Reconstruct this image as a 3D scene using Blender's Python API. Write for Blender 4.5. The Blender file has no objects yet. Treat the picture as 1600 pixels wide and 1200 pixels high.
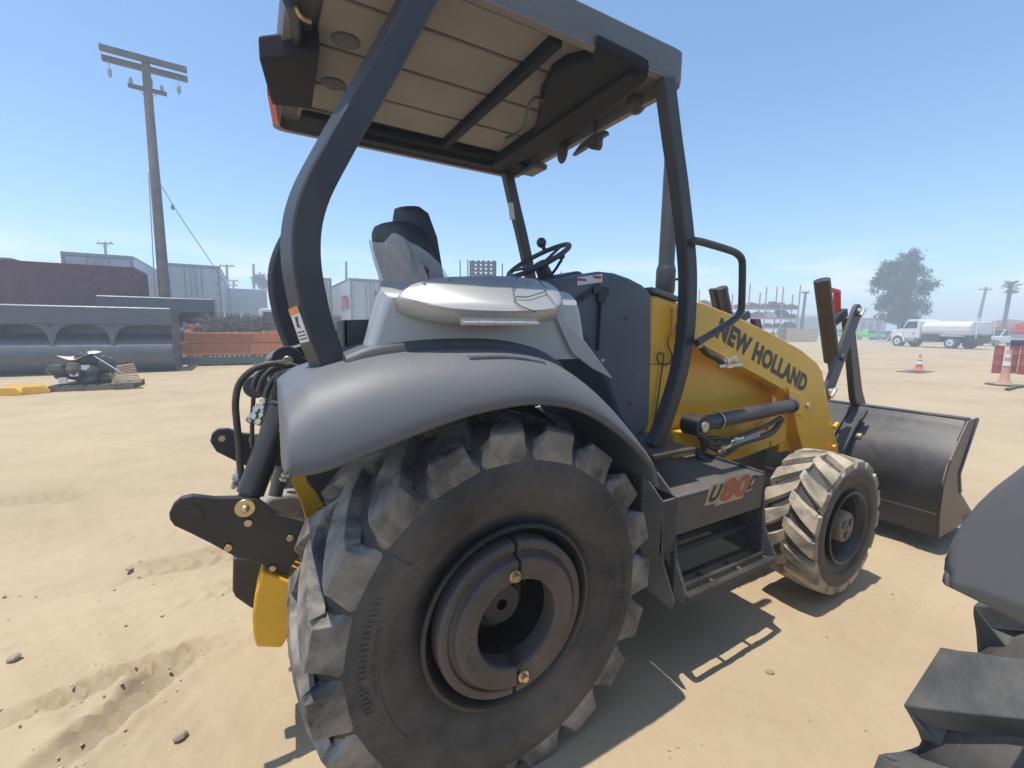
import bpy, bmesh, math, random
import numpy as np
from mathutils import Vector as V, Matrix
from math import pi, sin, cos, radians as rad
random.seed(7); rng = np.random.default_rng(7)
S = bpy.context.scene
COL = S.collection
# ---------------------------------------------------------------- camera
FPX = 690.03                      # focal length in pixels of the 1600 px wide photograph
YAW, PITCH, ROLL = 1.04053752, -0.129175207, 0.0113689321
CAM = V((-0.69605, -2.08619, 1.55848))
fw = V((cos(YAW)*cos(PITCH), sin(YAW)*cos(PITCH), sin(PITCH)))
rt0 = fw.cross(V((0, 0, 1))).normalized(); up0 = rt0.cross(fw)
RT = cos(ROLL)*rt0 + sin(ROLL)*up0
UP = -sin(ROLL)*rt0 + cos(ROLL)*up0
cd = bpy.data.cameras.new('camera'); cam = bpy.data.objects.new('camera', cd); COL.objects.link(cam)
mw = Matrix((RT, UP, -fw)).transposed().to_4x4(); mw.translation = CAM
cam.matrix_world = mw
cd.sensor_width = 36.0; cd.lens = FPX/1600*36; cd.clip_start = 0.02; cd.clip_end = 5000
S.camera = cam
# ---------------------------------------------------------------- sky, sun, exposure
SUN_TRAVEL = V((0.21, -0.035, -1.0)).normalized()
sun_el = math.asin(-SUN_TRAVEL.z); sun_az = math.atan2(-SUN_TRAVEL.x, -SUN_TRAVEL.y)
world = bpy.data.worlds.new('World'); S.world = world; world.use_nodes = True
nt = world.node_tree; N = nt.nodes; L = nt.links
bg = N['Background']; bg.inputs['Strength'].default_value = 0.15
sky = N.new('ShaderNodeTexSky'); sky.sky_type = 'NISHITA'; sky.sun_disc = False
sky.sun_elevation = sun_el; sky.sun_rotation = sun_az; sky.altitude = 0; sky.air_density = 1.0
sky.dust_density = 0.5; sky.ozone_density = 1.2
tc = N.new('ShaderNodeTexCoord'); sx = N.new('ShaderNodeSeparateXYZ'); L.new(tc.outputs['Generated'], sx.inputs[0])
mp = N.new('ShaderNodeMapping'); mp.inputs['Scale'].default_value = (5, 5, 22); L.new(tc.outputs['Generated'], mp.inputs[0])
nz = N.new('ShaderNodeTexNoise'); nz.inputs['Scale'].default_value = 1.3; nz.inputs['Detail'].default_value = 5; L.new(mp.outputs[0], nz.inputs['Vector'])
cr = N.new('ShaderNodeValToRGB'); cr.color_ramp.elements[0].position = .44; cr.color_ramp.elements[1].position = .66; L.new(nz.outputs[0], cr.inputs[0])
eb = N.new('ShaderNodeValToRGB')   # low band of thin cloud just over the horizon
eb.color_ramp.elements[0].position = 0.0; eb.color_ramp.elements[0].color = (0, 0, 0, 1)
e = eb.color_ramp.elements[1]; e.position = .06; e.color = (.9, .9, .9, 1)
e = eb.color_ramp.elements.new(.10); e.color = (.5, .5, .5, 1)
e = eb.color_ramp.elements.new(.16); e.color = (0, 0, 0, 1)
L.new(sx.outputs['Z'], eb.inputs[0])
mu = N.new('ShaderNodeMath'); mu.operation = 'MULTIPLY'; L.new(cr.outputs[0], mu.inputs[0]); L.new(eb.outputs[0], mu.inputs[1])
mx = N.new('ShaderNodeMix'); mx.data_type = 'RGBA'
L.new(mu.outputs[0], mx.inputs[0]); tint = N.new('ShaderNodeMix'); tint.data_type = 'RGBA'; tint.blend_type = 'MULTIPLY'; tint.inputs[0].default_value = 1; tint.inputs[7].default_value = (.86, 1.04, 1.13, 1)
L.new(sky.outputs[0], tint.inputs[6]); L.new(tint.outputs[2], mx.inputs[6]); mx.inputs[7].default_value = (7.2, 7.0, 6.9, 1)
L.new(mx.outputs[2], bg.inputs[0])
sl = bpy.data.lights.new('sun', 'SUN'); so = bpy.data.objects.new('sun', sl); COL.objects.link(so)
sl.energy = 4.0; sl.angle = rad(0.53); sl.color = (1.0, .95, .87)
so.rotation_euler = SUN_TRAVEL.to_track_quat('-Z', 'Y').to_euler(); so.location = (0, 0, 30)
vs = S.view_settings; vs.view_transform = 'Standard'; vs.look = 'None'; vs.gamma = 1; vs.use_curve_mapping = False
vs.exposure = 0.28
S.render.engine = 'CYCLES'
S.cycles.max_bounces = 8; S.cycles.volume_bounces = 1
try: S.cycles.use_denoising = True
except Exception: pass

# ---------------------------------------------------------------- measuring helpers (ray through a photo pixel met with a plane)
def ray(px, py): return fw + RT*((px-800)/FPX) + UP*((600-py)/FPX)
def U(px, py, ax, val):
    d = ray(px, py); return CAM + d*((val-CAM[ax])/d[ax])
def UP3(px, py, p, n):
    d = ray(px, py); return CAM + d*((p-CAM).dot(n)/d.dot(n))
def D(px, py, dep): return CAM + ray(px, py)*dep
def G(px, py): return U(px, py, 2, 0)
def YZ(pts, y): return [(q.x, q.z) for q in (U(a, b, 1, y) for a, b in pts)]
# ---------------------------------------------------------------- mesh helpers
class MB:
    def __init__(s): s.v = []; s.f = []
    def add(s, v, f):
        o = len(s.v); s.v += [tuple(q) for q in v]; s.f += [tuple(i+o for i in q) for q in f]; return s
    def box(s, x0, x1, y0, y1, z0, z1, M=None):
        v = [(x, y, z) for z in (z0, z1) for y in (y0, y1) for x in (x0, x1)]
        if M is not None: v = [M @ V(q) for q in v]
        return s.add(v, [(0, 2, 3, 1), (4, 5, 7, 6), (0, 1, 5, 4), (2, 6, 7, 3), (0, 4, 6, 2), (1, 3, 7, 5)])
    def bar(s, p0, p1, w, h, upv=V((0, 0, 1))):
        p0 = V(p0); p1 = V(p1); t = (p1-p0); l = t.length; t.normalize()
        if abs(t.dot(upv)) > .97: upv = V((1, 0, 0))
        a = t.cross(upv).normalized(); b = a.cross(t)
        M = Matrix((t, a, b)).transposed().to_4x4(); M.translation = p0
        return s.box(0, l, -w/2, w/2, -h/2, h/2, M)
    def prism(s, pts, ax, a0, a1):
        n = len(pts)
        def P(q, a): return {'y': (q[0], a, q[1]), 'x': (a, q[0], q[1]), 'z': (q[0], q[1], a)}[ax]
        v = [P(q, a0) for q in pts]+[P(q, a1) for q in pts]
        f = [tuple(range(n)), tuple(range(2*n-1, n-1, -1))]+[(i, i+n, (i+1) % n+n, (i+1) % n) for i in range(n)]
        return s.add(v, f)
    def slab(s, pts, off):
        n = len(pts); pts = [V(p) for p in pts]; off = V(off)
        v = pts+[p+off for p in pts]
        return s.add(v, [tuple(range(n)), tuple(range(2*n-1, n-1, -1))]+[(i, i+n, (i+1) % n+n, (i+1) % n) for i in range(n)])
    def rings(s, R, closed=True, caps=True):
        n = len(R[0]); v = [p for r in R for p in r]; f = []
        for i in range(len(R)-1):
            for j in range(n if closed else n-1):
                k = (j+1) % n; f.append((i*n+j, i*n+k, (i+1)*n+k, (i+1)*n+j))
        if caps and closed: f += [tuple(range(n)), tuple(range(len(v)-1, len(v)-n-1, -1))]
        return s.add(v, f)
    def tube(s, pts, r, n=8, caps=True, loop=False):
        pts = [V(p) for p in pts]; m = len(pts); R = []; a = None
        for i, p in enumerate(pts):
            t = (pts[(i+1) % m]-pts[i-1]) if loop else (pts[min(i+1, m-1)]-pts[max(i-1, 0)]); t.normalize()
            if a is None: a = t.orthogonal().normalized()
            a = (a-t*a.dot(t)).normalized(); b = t.cross(a)
            rr = r[i] if isinstance(r, (list, tuple)) else r
            R.append([p+(a*cos(2*pi*k/n)+b*sin(2*pi*k/n))*rr for k in range(n)])
        if loop: R.append(R[0])
        return s.rings(R, True, caps and not loop)
    def cyl(s, p0, p1, r, r1=None, n=16): return s.tube([p0, p1], [r, r if r1 is None else r1], n)
    def lathe(s, prof, c, n=48, ax='y', closed=False):
        c = V(c); R = []
        for r, a in prof:
            ring = []
            for k in range(n):
                t = 2*pi*k/n
                q = {'y': V((r*cos(t), a, r*sin(t))), 'x': V((a, r*cos(t), r*sin(t))), 'z': V((r*cos(t), r*sin(t), a))}[ax]
                ring.append(c+q)
            R.append(ring)
        if closed: R.append(R[0])
        ok = not closed and (prof[0][0] < .03 or prof[-1][0] < .03)
        if ok and prof[0][0] >= .03: R = R[::-1]
        s.rings(R, True, False)
        if ok: o = len(s.v)-len(R)*n; s.f.append(tuple(range(o, o+n)))
        return s
    def sweep(s, path, sec, w=V((0, 1, 0))):
        path = [V(p) for p in path]; m = len(path); R = []
        for i, p in enumerate(path):
            t = (path[min(i+1, m-1)]-path[max(i-1, 0)]).normalized(); u = w.cross(t).normalized()
            R.append([p+u*a+w*b for a, b in sec])
        return s.rings(R)
    def ball(s, c, r, n=10, sc=(1, 1, 1)):
        c = V(c); R = []
        for i in range(n//2+1):
            ph = pi*i/(n//2); rr = max(sin(ph), .02)*r
            R.append([c+V((rr*cos(2*pi*k/n)*sc[0], rr*sin(2*pi*k/n)*sc[1], cos(ph)*r*sc[2])) for k in range(n)])
        return s.rings(R)
    def mir(s): s.v = [(x, -y, z) for x, y, z in s.v]; s.f = [f[::-1] for f in s.f]; return s
    def xf(s, M): s.v = [tuple(M @ V(q)) for q in s.v]; return s

def smooth_path(pts, k=5):
    pts = [V(p) for p in pts]; out = []
    P = [pts[0]*2-pts[1]]+pts+[pts[-1]*2-pts[-2]]
    for i in range(1, len(P)-2):
        for j in range(k):
            t = j/k; a, b, c, d = P[i-1:i+3]
            out.append(.5*((2*b)+(c-a)*t+(2*a-5*b+4*c-d)*t*t+(3*b-a-3*c+d)*t**3))
    return out+[pts[-1]]

def obj(name, mb, mat, parent=None, smooth=35, bevel=0, seg=2, **pr):
    me = bpy.data.meshes.new(name); me.from_pydata(mb.v, [], mb.f)
    bm = bmesh.new(); bm.from_mesh(me); bmesh.ops.recalc_face_normals(bm, faces=bm.faces); bm.to_mesh(me); bm.free()
    if smooth:
        me.polygons.foreach_set('use_smooth', [True]*len(me.polygons)); me.set_sharp_from_angle(angle=rad(smooth))
    for m in (mat if isinstance(mat, (list, tuple)) else [mat]): me.materials.append(m)
    o = bpy.data.objects.new(name, me); COL.objects.link(o)
    if parent: o.parent = parent
    if bevel:
        b = o.modifiers.new('bevel', 'BEVEL'); b.width = bevel; b.segments = seg; b.limit_method = 'ANGLE'; b.angle_limit = rad(32)
    for k, v in pr.items(): o[k] = v
    return o
def tag(o, label, cat, group=None, kind=None):
    o['label'] = label; o['category'] = cat
    if group: o['group'] = group
    if kind: o['kind'] = kind
    return o
def thing(name, label, cat, loc=(0, 0, 0), rz=0, group=None):
    o = bpy.data.objects.new(name, None); COL.objects.link(o); o.location = loc; o.rotation_euler = (0, 0, rz)
    o.empty_display_size = .2
    return tag(o, label, cat, group)
def kids(o): return [c for c in o.children]
def copy_tree(o, parent=None):
    c = o.copy(); COL.objects.link(c)
    if parent: c.parent = parent
    for ch in kids(o): copy_tree(ch, c)
    return c
def text(name, s, org, u, v, mat, parent, bold=0.0, shear=0, lift=.002, n=None, space=1.0, **pr):
    """flat lettering: bounding box of the words mapped to origin, u (along) and v (up)"""
    cu = bpy.data.curves.new('t', 'FONT'); cu.body = s; cu.size = 1; cu.offset = bold; cu.shear = shear; cu.space_character = space; cu.resolution_u = 4
    o = bpy.data.objects.new('t', cu); COL.objects.link(o)
    me = bpy.data.meshes.new_from_object(o.evaluated_get(bpy.context.evaluated_depsgraph_get()))
    bpy.data.objects.remove(o); bpy.data.curves.remove(cu)
    co = np.array([q.co[:] for q in me.vertices]); lo = co.min(0); hi = co.max(0)
    org, u, v = V(org), V(u), V(v); nn = V(n) if n is not None else u.cross(v).normalized()
    for q in me.vertices:
        q.co = org+u*((q.co.x-lo[0])/(hi[0]-lo[0]))+v*((q.co.y-lo[1])/(hi[1]-lo[1]))+nn*lift
    me.name = name; me.materials.clear(); me.materials.append(mat)
    o = bpy.data.objects.new(name, me); COL.objects.link(o)
    if parent: o.parent = parent
    for k, q in pr.items(): o[k] = q
    return o
# ---------------------------------------------------------------- materials
def mat(name, col, rough=.5, metal=0, var=.12, scale=5, bump=0, bscale=60, dust=0, dcol=(.46, .36, .24), scuff=0, scol=(.35, .33, .32),
        up=.6, dscale=3.0, d0=.36, d1=.68, edge=0, coat=0, alpha=1, trans=0, emit=None, spec=.5, spots=0):
    m = bpy.data.materials.new(name); m.use_nodes = True; n = m.node_tree.nodes; l = m.node_tree.links
    p = n['Principled BSDF']; p.inputs['Roughness'].default_value = rough; p.inputs['Metallic'].default_value = metal
    p.inputs['Specular IOR Level'].default_value = spec
    p.inputs['Coat Weight'].default_value = coat; p.inputs['Coat Roughness'].default_value = .15
    p.inputs['Alpha'].default_value = alpha; p.inputs['Transmission Weight'].default_value = trans
    tcn = n.new('ShaderNodeTexCoord')
    def noise(sc, det=4, dis=0, rgh=.55):
        t = n.new('ShaderNodeTexNoise'); t.inputs['Scale'].default_value = sc; t.inputs['Detail'].default_value = det
        t.inputs['Distortion'].default_value = dis; t.inputs['Roughness'].default_value = rgh; l.new(tcn.outputs['Object'], t.inputs['Vector']); return t
    def ramp(src, a, b, ca=0, cb=1):
        r = n.new('ShaderNodeMapRange'); r.inputs[1].default_value = a; r.inputs[2].default_value = b; r.inputs[3].default_value = ca; r.inputs[4].default_value = cb
        l.new(src, r.inputs[0]); return r.outputs[0]
    def mixc(f, a, b):
        x = n.new('ShaderNodeMix'); x.data_type = 'RGBA'
        if isinstance(f, float): x.inputs[0].default_value = f
        else: l.new(f, x.inputs[0])
        for i, q in ((6, a), (7, b)):
            if isinstance(q, tuple): x.inputs[i].default_value = (*q, 1)
            else: l.new(q, x.inputs[i])
        return x.outputs[2]
    def mth(op, a, b):
        x = n.new('ShaderNodeMath'); x.operation = op
        for i, q in ((0, a), (1, b)):
            if isinstance(q, (int, float)): x.inputs[i].default_value = q
            else: l.new(q, x.inputs[i])
        return x.outputs[0]
    base = noise(scale, 5)
    c = mixc(ramp(base.outputs[0], .3, .7), tuple(q*(1-var) for q in col), tuple(min(1, q*(1+var)) for q in col))
    if scuff:
        def cracks(sc, wd):
            vo_ = n.new('ShaderNodeTexVoronoi'); vo_.feature = 'DISTANCE_TO_EDGE'; vo_.inputs['Scale'].default_value = sc
            wv = noise(2.2, 2); va = n.new('ShaderNodeVectorMath'); va.operation = 'MULTIPLY_ADD'; l.new(wv.outputs['Color'], va.inputs[0]); va.inputs[1].default_value = (.25, .25, .25); l.new(tcn.outputs['Object'], va.inputs[2])
            l.new(va.outputs[0], vo_.inputs['Vector']); return ramp(vo_.outputs['Distance'], 0, wd, 1, 0)
        k = noise(3.3, 3); k2 = noise(6.1, 3)
        ln = mth('MAXIMUM', mth('MULTIPLY', cracks(3.4, .004), ramp(k.outputs[0], .50, .58)), mth('MULTIPLY', cracks(8, .007), ramp(k2.outputs[0], .56, .62, 0, .7)))
        ln = mth('MULTIPLY', ln, scuff)
        c = mixc(ln, c, scol)
    if spots:
        vo = n.new('ShaderNodeTexVoronoi'); vo.inputs['Scale'].default_value = 57; l.new(tcn.outputs['Object'], vo.inputs['Vector'])
        k = noise(3.1, 2)
        sp = mth('MULTIPLY', ramp(vo.outputs['Distance'], .05, .13, 1, 0), ramp(k.outputs[0], .46, .58, 0, spots))
        c = mixc(sp, c, (.75, .74, .72))
    r_in = None
    if dust:
        g = n.new('ShaderNodeNewGeometry'); sp = n.new('ShaderNodeSeparateXYZ'); l.new(g.outputs['Normal'], sp.inputs[0])
        upn = ramp(sp.outputs['Z'], -.2, .9, 1-up, 1)
        if up >= .3: upn = mth('MULTIPLY', upn, ramp(sp.outputs['Z'], -.6, -.1))
        dn = noise(dscale, 7, .4, .65)
        f = mth('MULTIPLY', mth('MULTIPLY', ramp(dn.outputs[0], d0, d1), upn), dust)
        if edge:
            pe = ramp(g.outputs['Pointiness'], .505, .60, 0, edge); en = noise(14, 4); f = mth('MAXIMUM', f, mth('MULTIPLY', pe, ramp(en.outputs[0], .35, .6)))
        c = mixc(f, c, dcol)
        l.new(ramp(f, 0, 1, rough, .95), p.inputs['Roughness'])
    l.new(c, p.inputs['Base Color'])
    if bump:
        bn = noise(bscale, 5); b = n.new('ShaderNodeBump'); b.inputs['Strength'].default_value = bump; b.inputs['Distance'].default_value = .01
        l.new(bn.outputs[0], b.inputs['Height']); l.new(b.outputs[0], p.inputs['Normal'])
    if emit: p.inputs['Emission Color'].default_value = (*emit, 1); p.inputs['Emission Strength'].default_value = 1
    return m
YEL = mat('yellow_paint', (.86, .465, .012), .36, var=.07, dust=.10, coat=.25)
FEN = mat('fender_grey', (.132, .135, .142), .50, var=.06, dust=.10, spots=.45, bump=.04, bscale=300)
BLK = mat('black_paint', (.018, .019, .024), .36, var=.2, dust=.22, up=.85)
POST = mat('post_black', (.03, .031, .035), .42, var=.15, dust=.10)
DARK = mat('dark_grey_plastic', (.06, .064, .072), .5, var=.1, dust=.12)
COWL = mat('cowl_grey', (.11, .122, .145), .5, var=.06, dust=.06)
SILV = mat('silver_paint', (.47, .47, .455), .36, metal=.35, var=.04, dust=.06)
CHR = mat('zinc_plate', (.62, .60, .52), .3, metal=.9, var=.1)
BRASS = mat('yellow_zinc', (.62, .48, .26), .34, metal=.85, var=.2)
RUB = mat('tyre_rubber', (.030, .030, .032), .62, var=.25, dust=.75, dcol=(.18, .155, .125), up=.15, d0=.34, d1=.64, scuff=.75, scol=(.30, .27, .235), bump=.15, bscale=90)
TRD = mat('tyre_tread', (.032, .034, .040), .68, var=.3, dust=.88, dcol=(.46, .40, .32), up=.18, d0=.34, d1=.66, edge=.8, bump=.15, bscale=120, dscale=6)
TRN = mat('cleaner_shaded_tread', (.045, .047, .05), .65, var=.3, dust=.30, dcol=(.36, .33, .28), up=.2, edge=.5, bump=.15, bscale=120, dscale=8)  # tread with less dust; its darker tone also stands in for fender shade
TRF = mat('dusty_tread', (.05, .048, .045), .8, var=.25, dust=1.0, dcol=(.50, .42, .31), up=0, d0=.24, d1=.56, bump=.15, bscale=120, dscale=7.0)
HOSE = mat('hose_rubber', (.028, .028, .028), .5, dust=.3)
WEI = mat('cast_weight', (.085, .072, .064), .55, var=.2, dust=.5, dcol=(.25, .185, .14), up=.1, bump=.3, bscale=120)
LINER = mat('tan_liner', (.255, .232, .212), .7, var=.06)
RIMT = mat('rim_mauve', (.20, .175, .18), .6, var=.08)
SEATM = mat('seat_vinyl', (.032, .036, .045), .55, var=.15)
FILM = mat('plastic_film', (.55, .57, .60), .22, var=.15, scale=14, alpha=.55, bump=.9, bscale=14)
WHITE = mat('white_paint', (.74, .74, .74), .45, var=.04, dust=.12)
LAMPR = mat('red_lens', (.55, .02, .02), .25, var=.1)
DECW = mat('decal_white', (.72, .72, .70), .5, var=.03)
DECO = mat('decal_orange', (.75, .28, .08), .5, var=.03)
DECB = mat('decal_black', (.03, .03, .03), .5, var=.05)
LETT = mat('letter_dark', (.050, .042, .024), .5, var=.05)
MATT = mat('matte_black', (.012, .013, .016), .75, var=.15, spec=.25)
GRIT = mat('grip_black', (.034, .036, .04), .6, var=.3, dust=.5, up=.8, dcol=(.40, .36, .31), bump=.8, bscale=160)
# ================================================================ ground
def fbm(x, y, seeds, octs):
    r = np.zeros_like(x)
    for k in range(octs):
        for q in range(5):
            a, b, ph = seeds[k*5+q]; r += np.sin((x*cos(a)+y*sin(a))*(2**k)*b+ph)*(.55**k)/5
    return r
def axis_coords(lo, hi, step, far):
    c = list(np.arange(lo, hi+step/2, step)); s = step
    a = [c[0]]; 
    while a[-1] > -far: s *= 1.22; a.append(a[-1]-s)
    b = [c[-1]]; s = step
    while b[-1] < far: s *= 1.22; b.append(b[-1]+s)
    return np.array(a[:0:-1]+c+b[1:])
gx = axis_coords(-5.2, 5.0, .024, 1500); gy = axis_coords(-1.9, 5.6, .024, 1500)
X, Yg = np.meshgrid(gx, gy); 
seeds = [(rng.uniform(0, 2*pi), rng.uniform(.7, 1.5), rng.uniform(0, 6)) for _ in range(60)]
near = np.exp(-((X/14)**2+((Yg-2)/14)**2))
H = (.012*fbm(X*1.3, Yg*1.3, seeds, 3)+.008*fbm(X*6, Yg*6, seeds[15:], 3)+.0045*np.clip(fbm(X*21, Yg*21, seeds[25:], 3)*2, -.6, 1)*(.5+.5*np.clip(fbm(X*2, Yg*2, seeds[5:], 2)*3, -1, 1)))*near
H += rng.normal(0, .0011, H.shape)*near
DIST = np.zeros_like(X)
def track(p0, p1, w, depth, pitch, lean, stain=.0):
    """a tyre track: a shallow rut with chevron lug prints"""
    global H
    p0, p1 = np.array(p0[:2]), np.array(p1[:2]); d = p1-p0; ln = np.hypot(*d); d = d/ln; nn = np.array((-d[1], d[0]))
    s = (X-p0[0])*d[0]+(Yg-p0[1])*d[1]; t = (X-p0[0])*nn[0]+(Yg-p0[1])*nn[1]
    t = t+.05*np.sin(s*1.3+p0[0])
    m = np.clip((1-np.abs(t)/w)*6, 0, 1)*np.clip(s*3+.5, 0, 1)*np.clip((ln-s)*3+.5, 0, 1)
    irr = .5+.5*np.clip(fbm(X*3, Yg*3, seeds[10:], 2)*2.2, -1, 1)
    ph = np.sin((s+lean*np.abs(t))*2*pi/pitch+1.2*fbm(X*2, Yg*2, seeds, 2))
    global DIST
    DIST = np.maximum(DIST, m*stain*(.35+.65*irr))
    H += m*(-depth*.5+depth*irr*np.clip(ph*1.8, -1, 1))
    edge = np.exp(-((np.abs(t)-w*1.08)/.035)**2)*np.clip(s*3+.5, 0, 1)*np.clip((ln-s)*3+.5, 0, 1)
    H += edge*depth*.9*irr
def g2(px, py): q = G(px, py); return (q.x, q.y)
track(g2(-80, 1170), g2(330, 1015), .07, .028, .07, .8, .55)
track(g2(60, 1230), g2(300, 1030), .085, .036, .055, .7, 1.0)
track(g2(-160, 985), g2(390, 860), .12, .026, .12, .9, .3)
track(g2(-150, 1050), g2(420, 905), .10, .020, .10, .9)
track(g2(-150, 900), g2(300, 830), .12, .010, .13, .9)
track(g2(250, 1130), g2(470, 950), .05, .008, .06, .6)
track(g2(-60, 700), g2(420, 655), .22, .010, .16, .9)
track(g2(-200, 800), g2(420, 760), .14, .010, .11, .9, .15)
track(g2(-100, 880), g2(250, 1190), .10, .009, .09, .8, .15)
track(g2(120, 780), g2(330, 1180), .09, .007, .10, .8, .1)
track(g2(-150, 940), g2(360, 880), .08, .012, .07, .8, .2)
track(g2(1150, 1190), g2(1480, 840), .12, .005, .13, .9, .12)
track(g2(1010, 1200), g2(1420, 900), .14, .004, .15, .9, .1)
mb = MB(); ny, nx = X.shape
me = bpy.data.meshes.new('ground')
vv = np.stack([X, Yg, H], -1).reshape(-1, 3)
ii = (np.arange(ny-1)[:, None]*nx+np.arange(nx-1)[None]).reshape(-1)
ff = np.stack([ii, ii+1, ii+nx+1, ii+nx], -1)
me.vertices.add(len(vv)); me.vertices.foreach_set('co', vv.reshape(-1))
me.loops.add(ff.size); me.loops.foreach_set('vertex_index', ff.reshape(-1).astype(np.int32))
me.polygons.add(len(ff)); me.polygons.foreach_set('loop_start', np.arange(0, ff.size, 4, dtype=np.int32))
me.polygons.foreach_set('use_smooth', np.ones(len(ff), dtype=bool)); me.update(calc_edges=True); me.validate()
SAND = mat('dirt', (.42, .318, .198), .95, var=.14, scale=.45, bump=.6, bscale=26, dust=.5, dcol=(.49, .388, .252), up=0, dscale=1.6, spec=.15)
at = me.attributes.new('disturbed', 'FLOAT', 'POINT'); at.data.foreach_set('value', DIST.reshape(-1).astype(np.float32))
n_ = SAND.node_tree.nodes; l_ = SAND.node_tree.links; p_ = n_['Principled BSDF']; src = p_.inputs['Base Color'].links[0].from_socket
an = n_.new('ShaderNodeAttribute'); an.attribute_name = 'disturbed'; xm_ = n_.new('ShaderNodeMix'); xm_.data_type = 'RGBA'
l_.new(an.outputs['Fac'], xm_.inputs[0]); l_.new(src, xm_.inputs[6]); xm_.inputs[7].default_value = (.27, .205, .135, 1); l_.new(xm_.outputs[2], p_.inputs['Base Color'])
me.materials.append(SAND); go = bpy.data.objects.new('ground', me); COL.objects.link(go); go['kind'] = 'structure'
# ================================================================ the loader tractor
def tyre(R, rim, W, yc, c, n, lugw, skew, side, tread_mat, parent, htread=.040, wrap=1.0):
    """carcass lathe + moulded lugs; side=-1: outer face to -y"""
    cx, cz = c; h = W/2; C = (cx, yc, cz); q = htread
    half = [(rim-.02, h*.72), (rim+.012, h*.80), (rim+.03, h*.84), (rim+.055, h*.90), (rim+.065, h*.915), (rim+(R-rim)*.34, h*.985), (rim+(R-rim)*.36, h*1.0),
            (rim+(R-rim)*.50, h*1.01), (R-q*(.2+2.9*wrap), h*1.0), (R-q*(.2+2.4*wrap), h*.965), (R-q*2.0, h*.90), (R-q*1.45, h*.78), (R-q*1.1, h*.55), (R-q*.95, 0)]
    prof = half+[(r, -y) for r, y in half[-2::-1]]
    t = obj('tyre', MB().lathe(prof, C, 72), RUB, parent, 40)
    lug = MB()
    for s in (-1, 1):
        rows = []
        for u in (0, .25, .5, .75, .93): 
            yy = (-.06+u*1.02)*h; rt_ = R-.018*u*u*(R/.65); w = lugw*(.80+.35*u); rows.append((yy, rt_, min(yy, h*.9), R-q*1.35, u, w))
        rows.append((h*.985, R-q*.60, h*.80, R-q*1.6, 1.0, lugw*1.18))
        rows.append((h*.998, R-q*1.1, h*.86, R-q*2.0, 1.01, lugw*1.22))
        rows.append((h*1.002, R-q*(.6+1.3*wrap), h*.93, R-q*(.6+1.6*wrap), 1.02, lugw*1.28))
        rows.append((h*1.006, R-q*(.2+2.6*wrap), h*.96, R-q*(.2+2.6*wrap), 1.02, lugw*1.42))
        rows.append((h*.97, R-q*(.2+3.3*wrap), h*.95, R-q*(.2+3.2*wrap), 1.02, lugw*1.5))
        for k in range(n):
            th0 = 2*pi*(k+(.5 if s > 0 else 0))/n; RR = []
            for (yt, rt2, yb, rb, u, w) in rows:
                bend = skew*(u**.8)
                def P(y, r, a): th = th0+bend+a/r; return (cx+r*cos(th), yc+s*y, cz+r*sin(th))
                RR.append([P(yb, rb, -w*.62), P(yt, rt2, -w*.47), P(yt, rt2, w*.47), P(yb, rb, w*.62)])
            lug.rings(RR, True, True)
    obj('tread', lug, tread_mat, parent, 30, bevel=.011*R/.65, seg=3)
    return t
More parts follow.
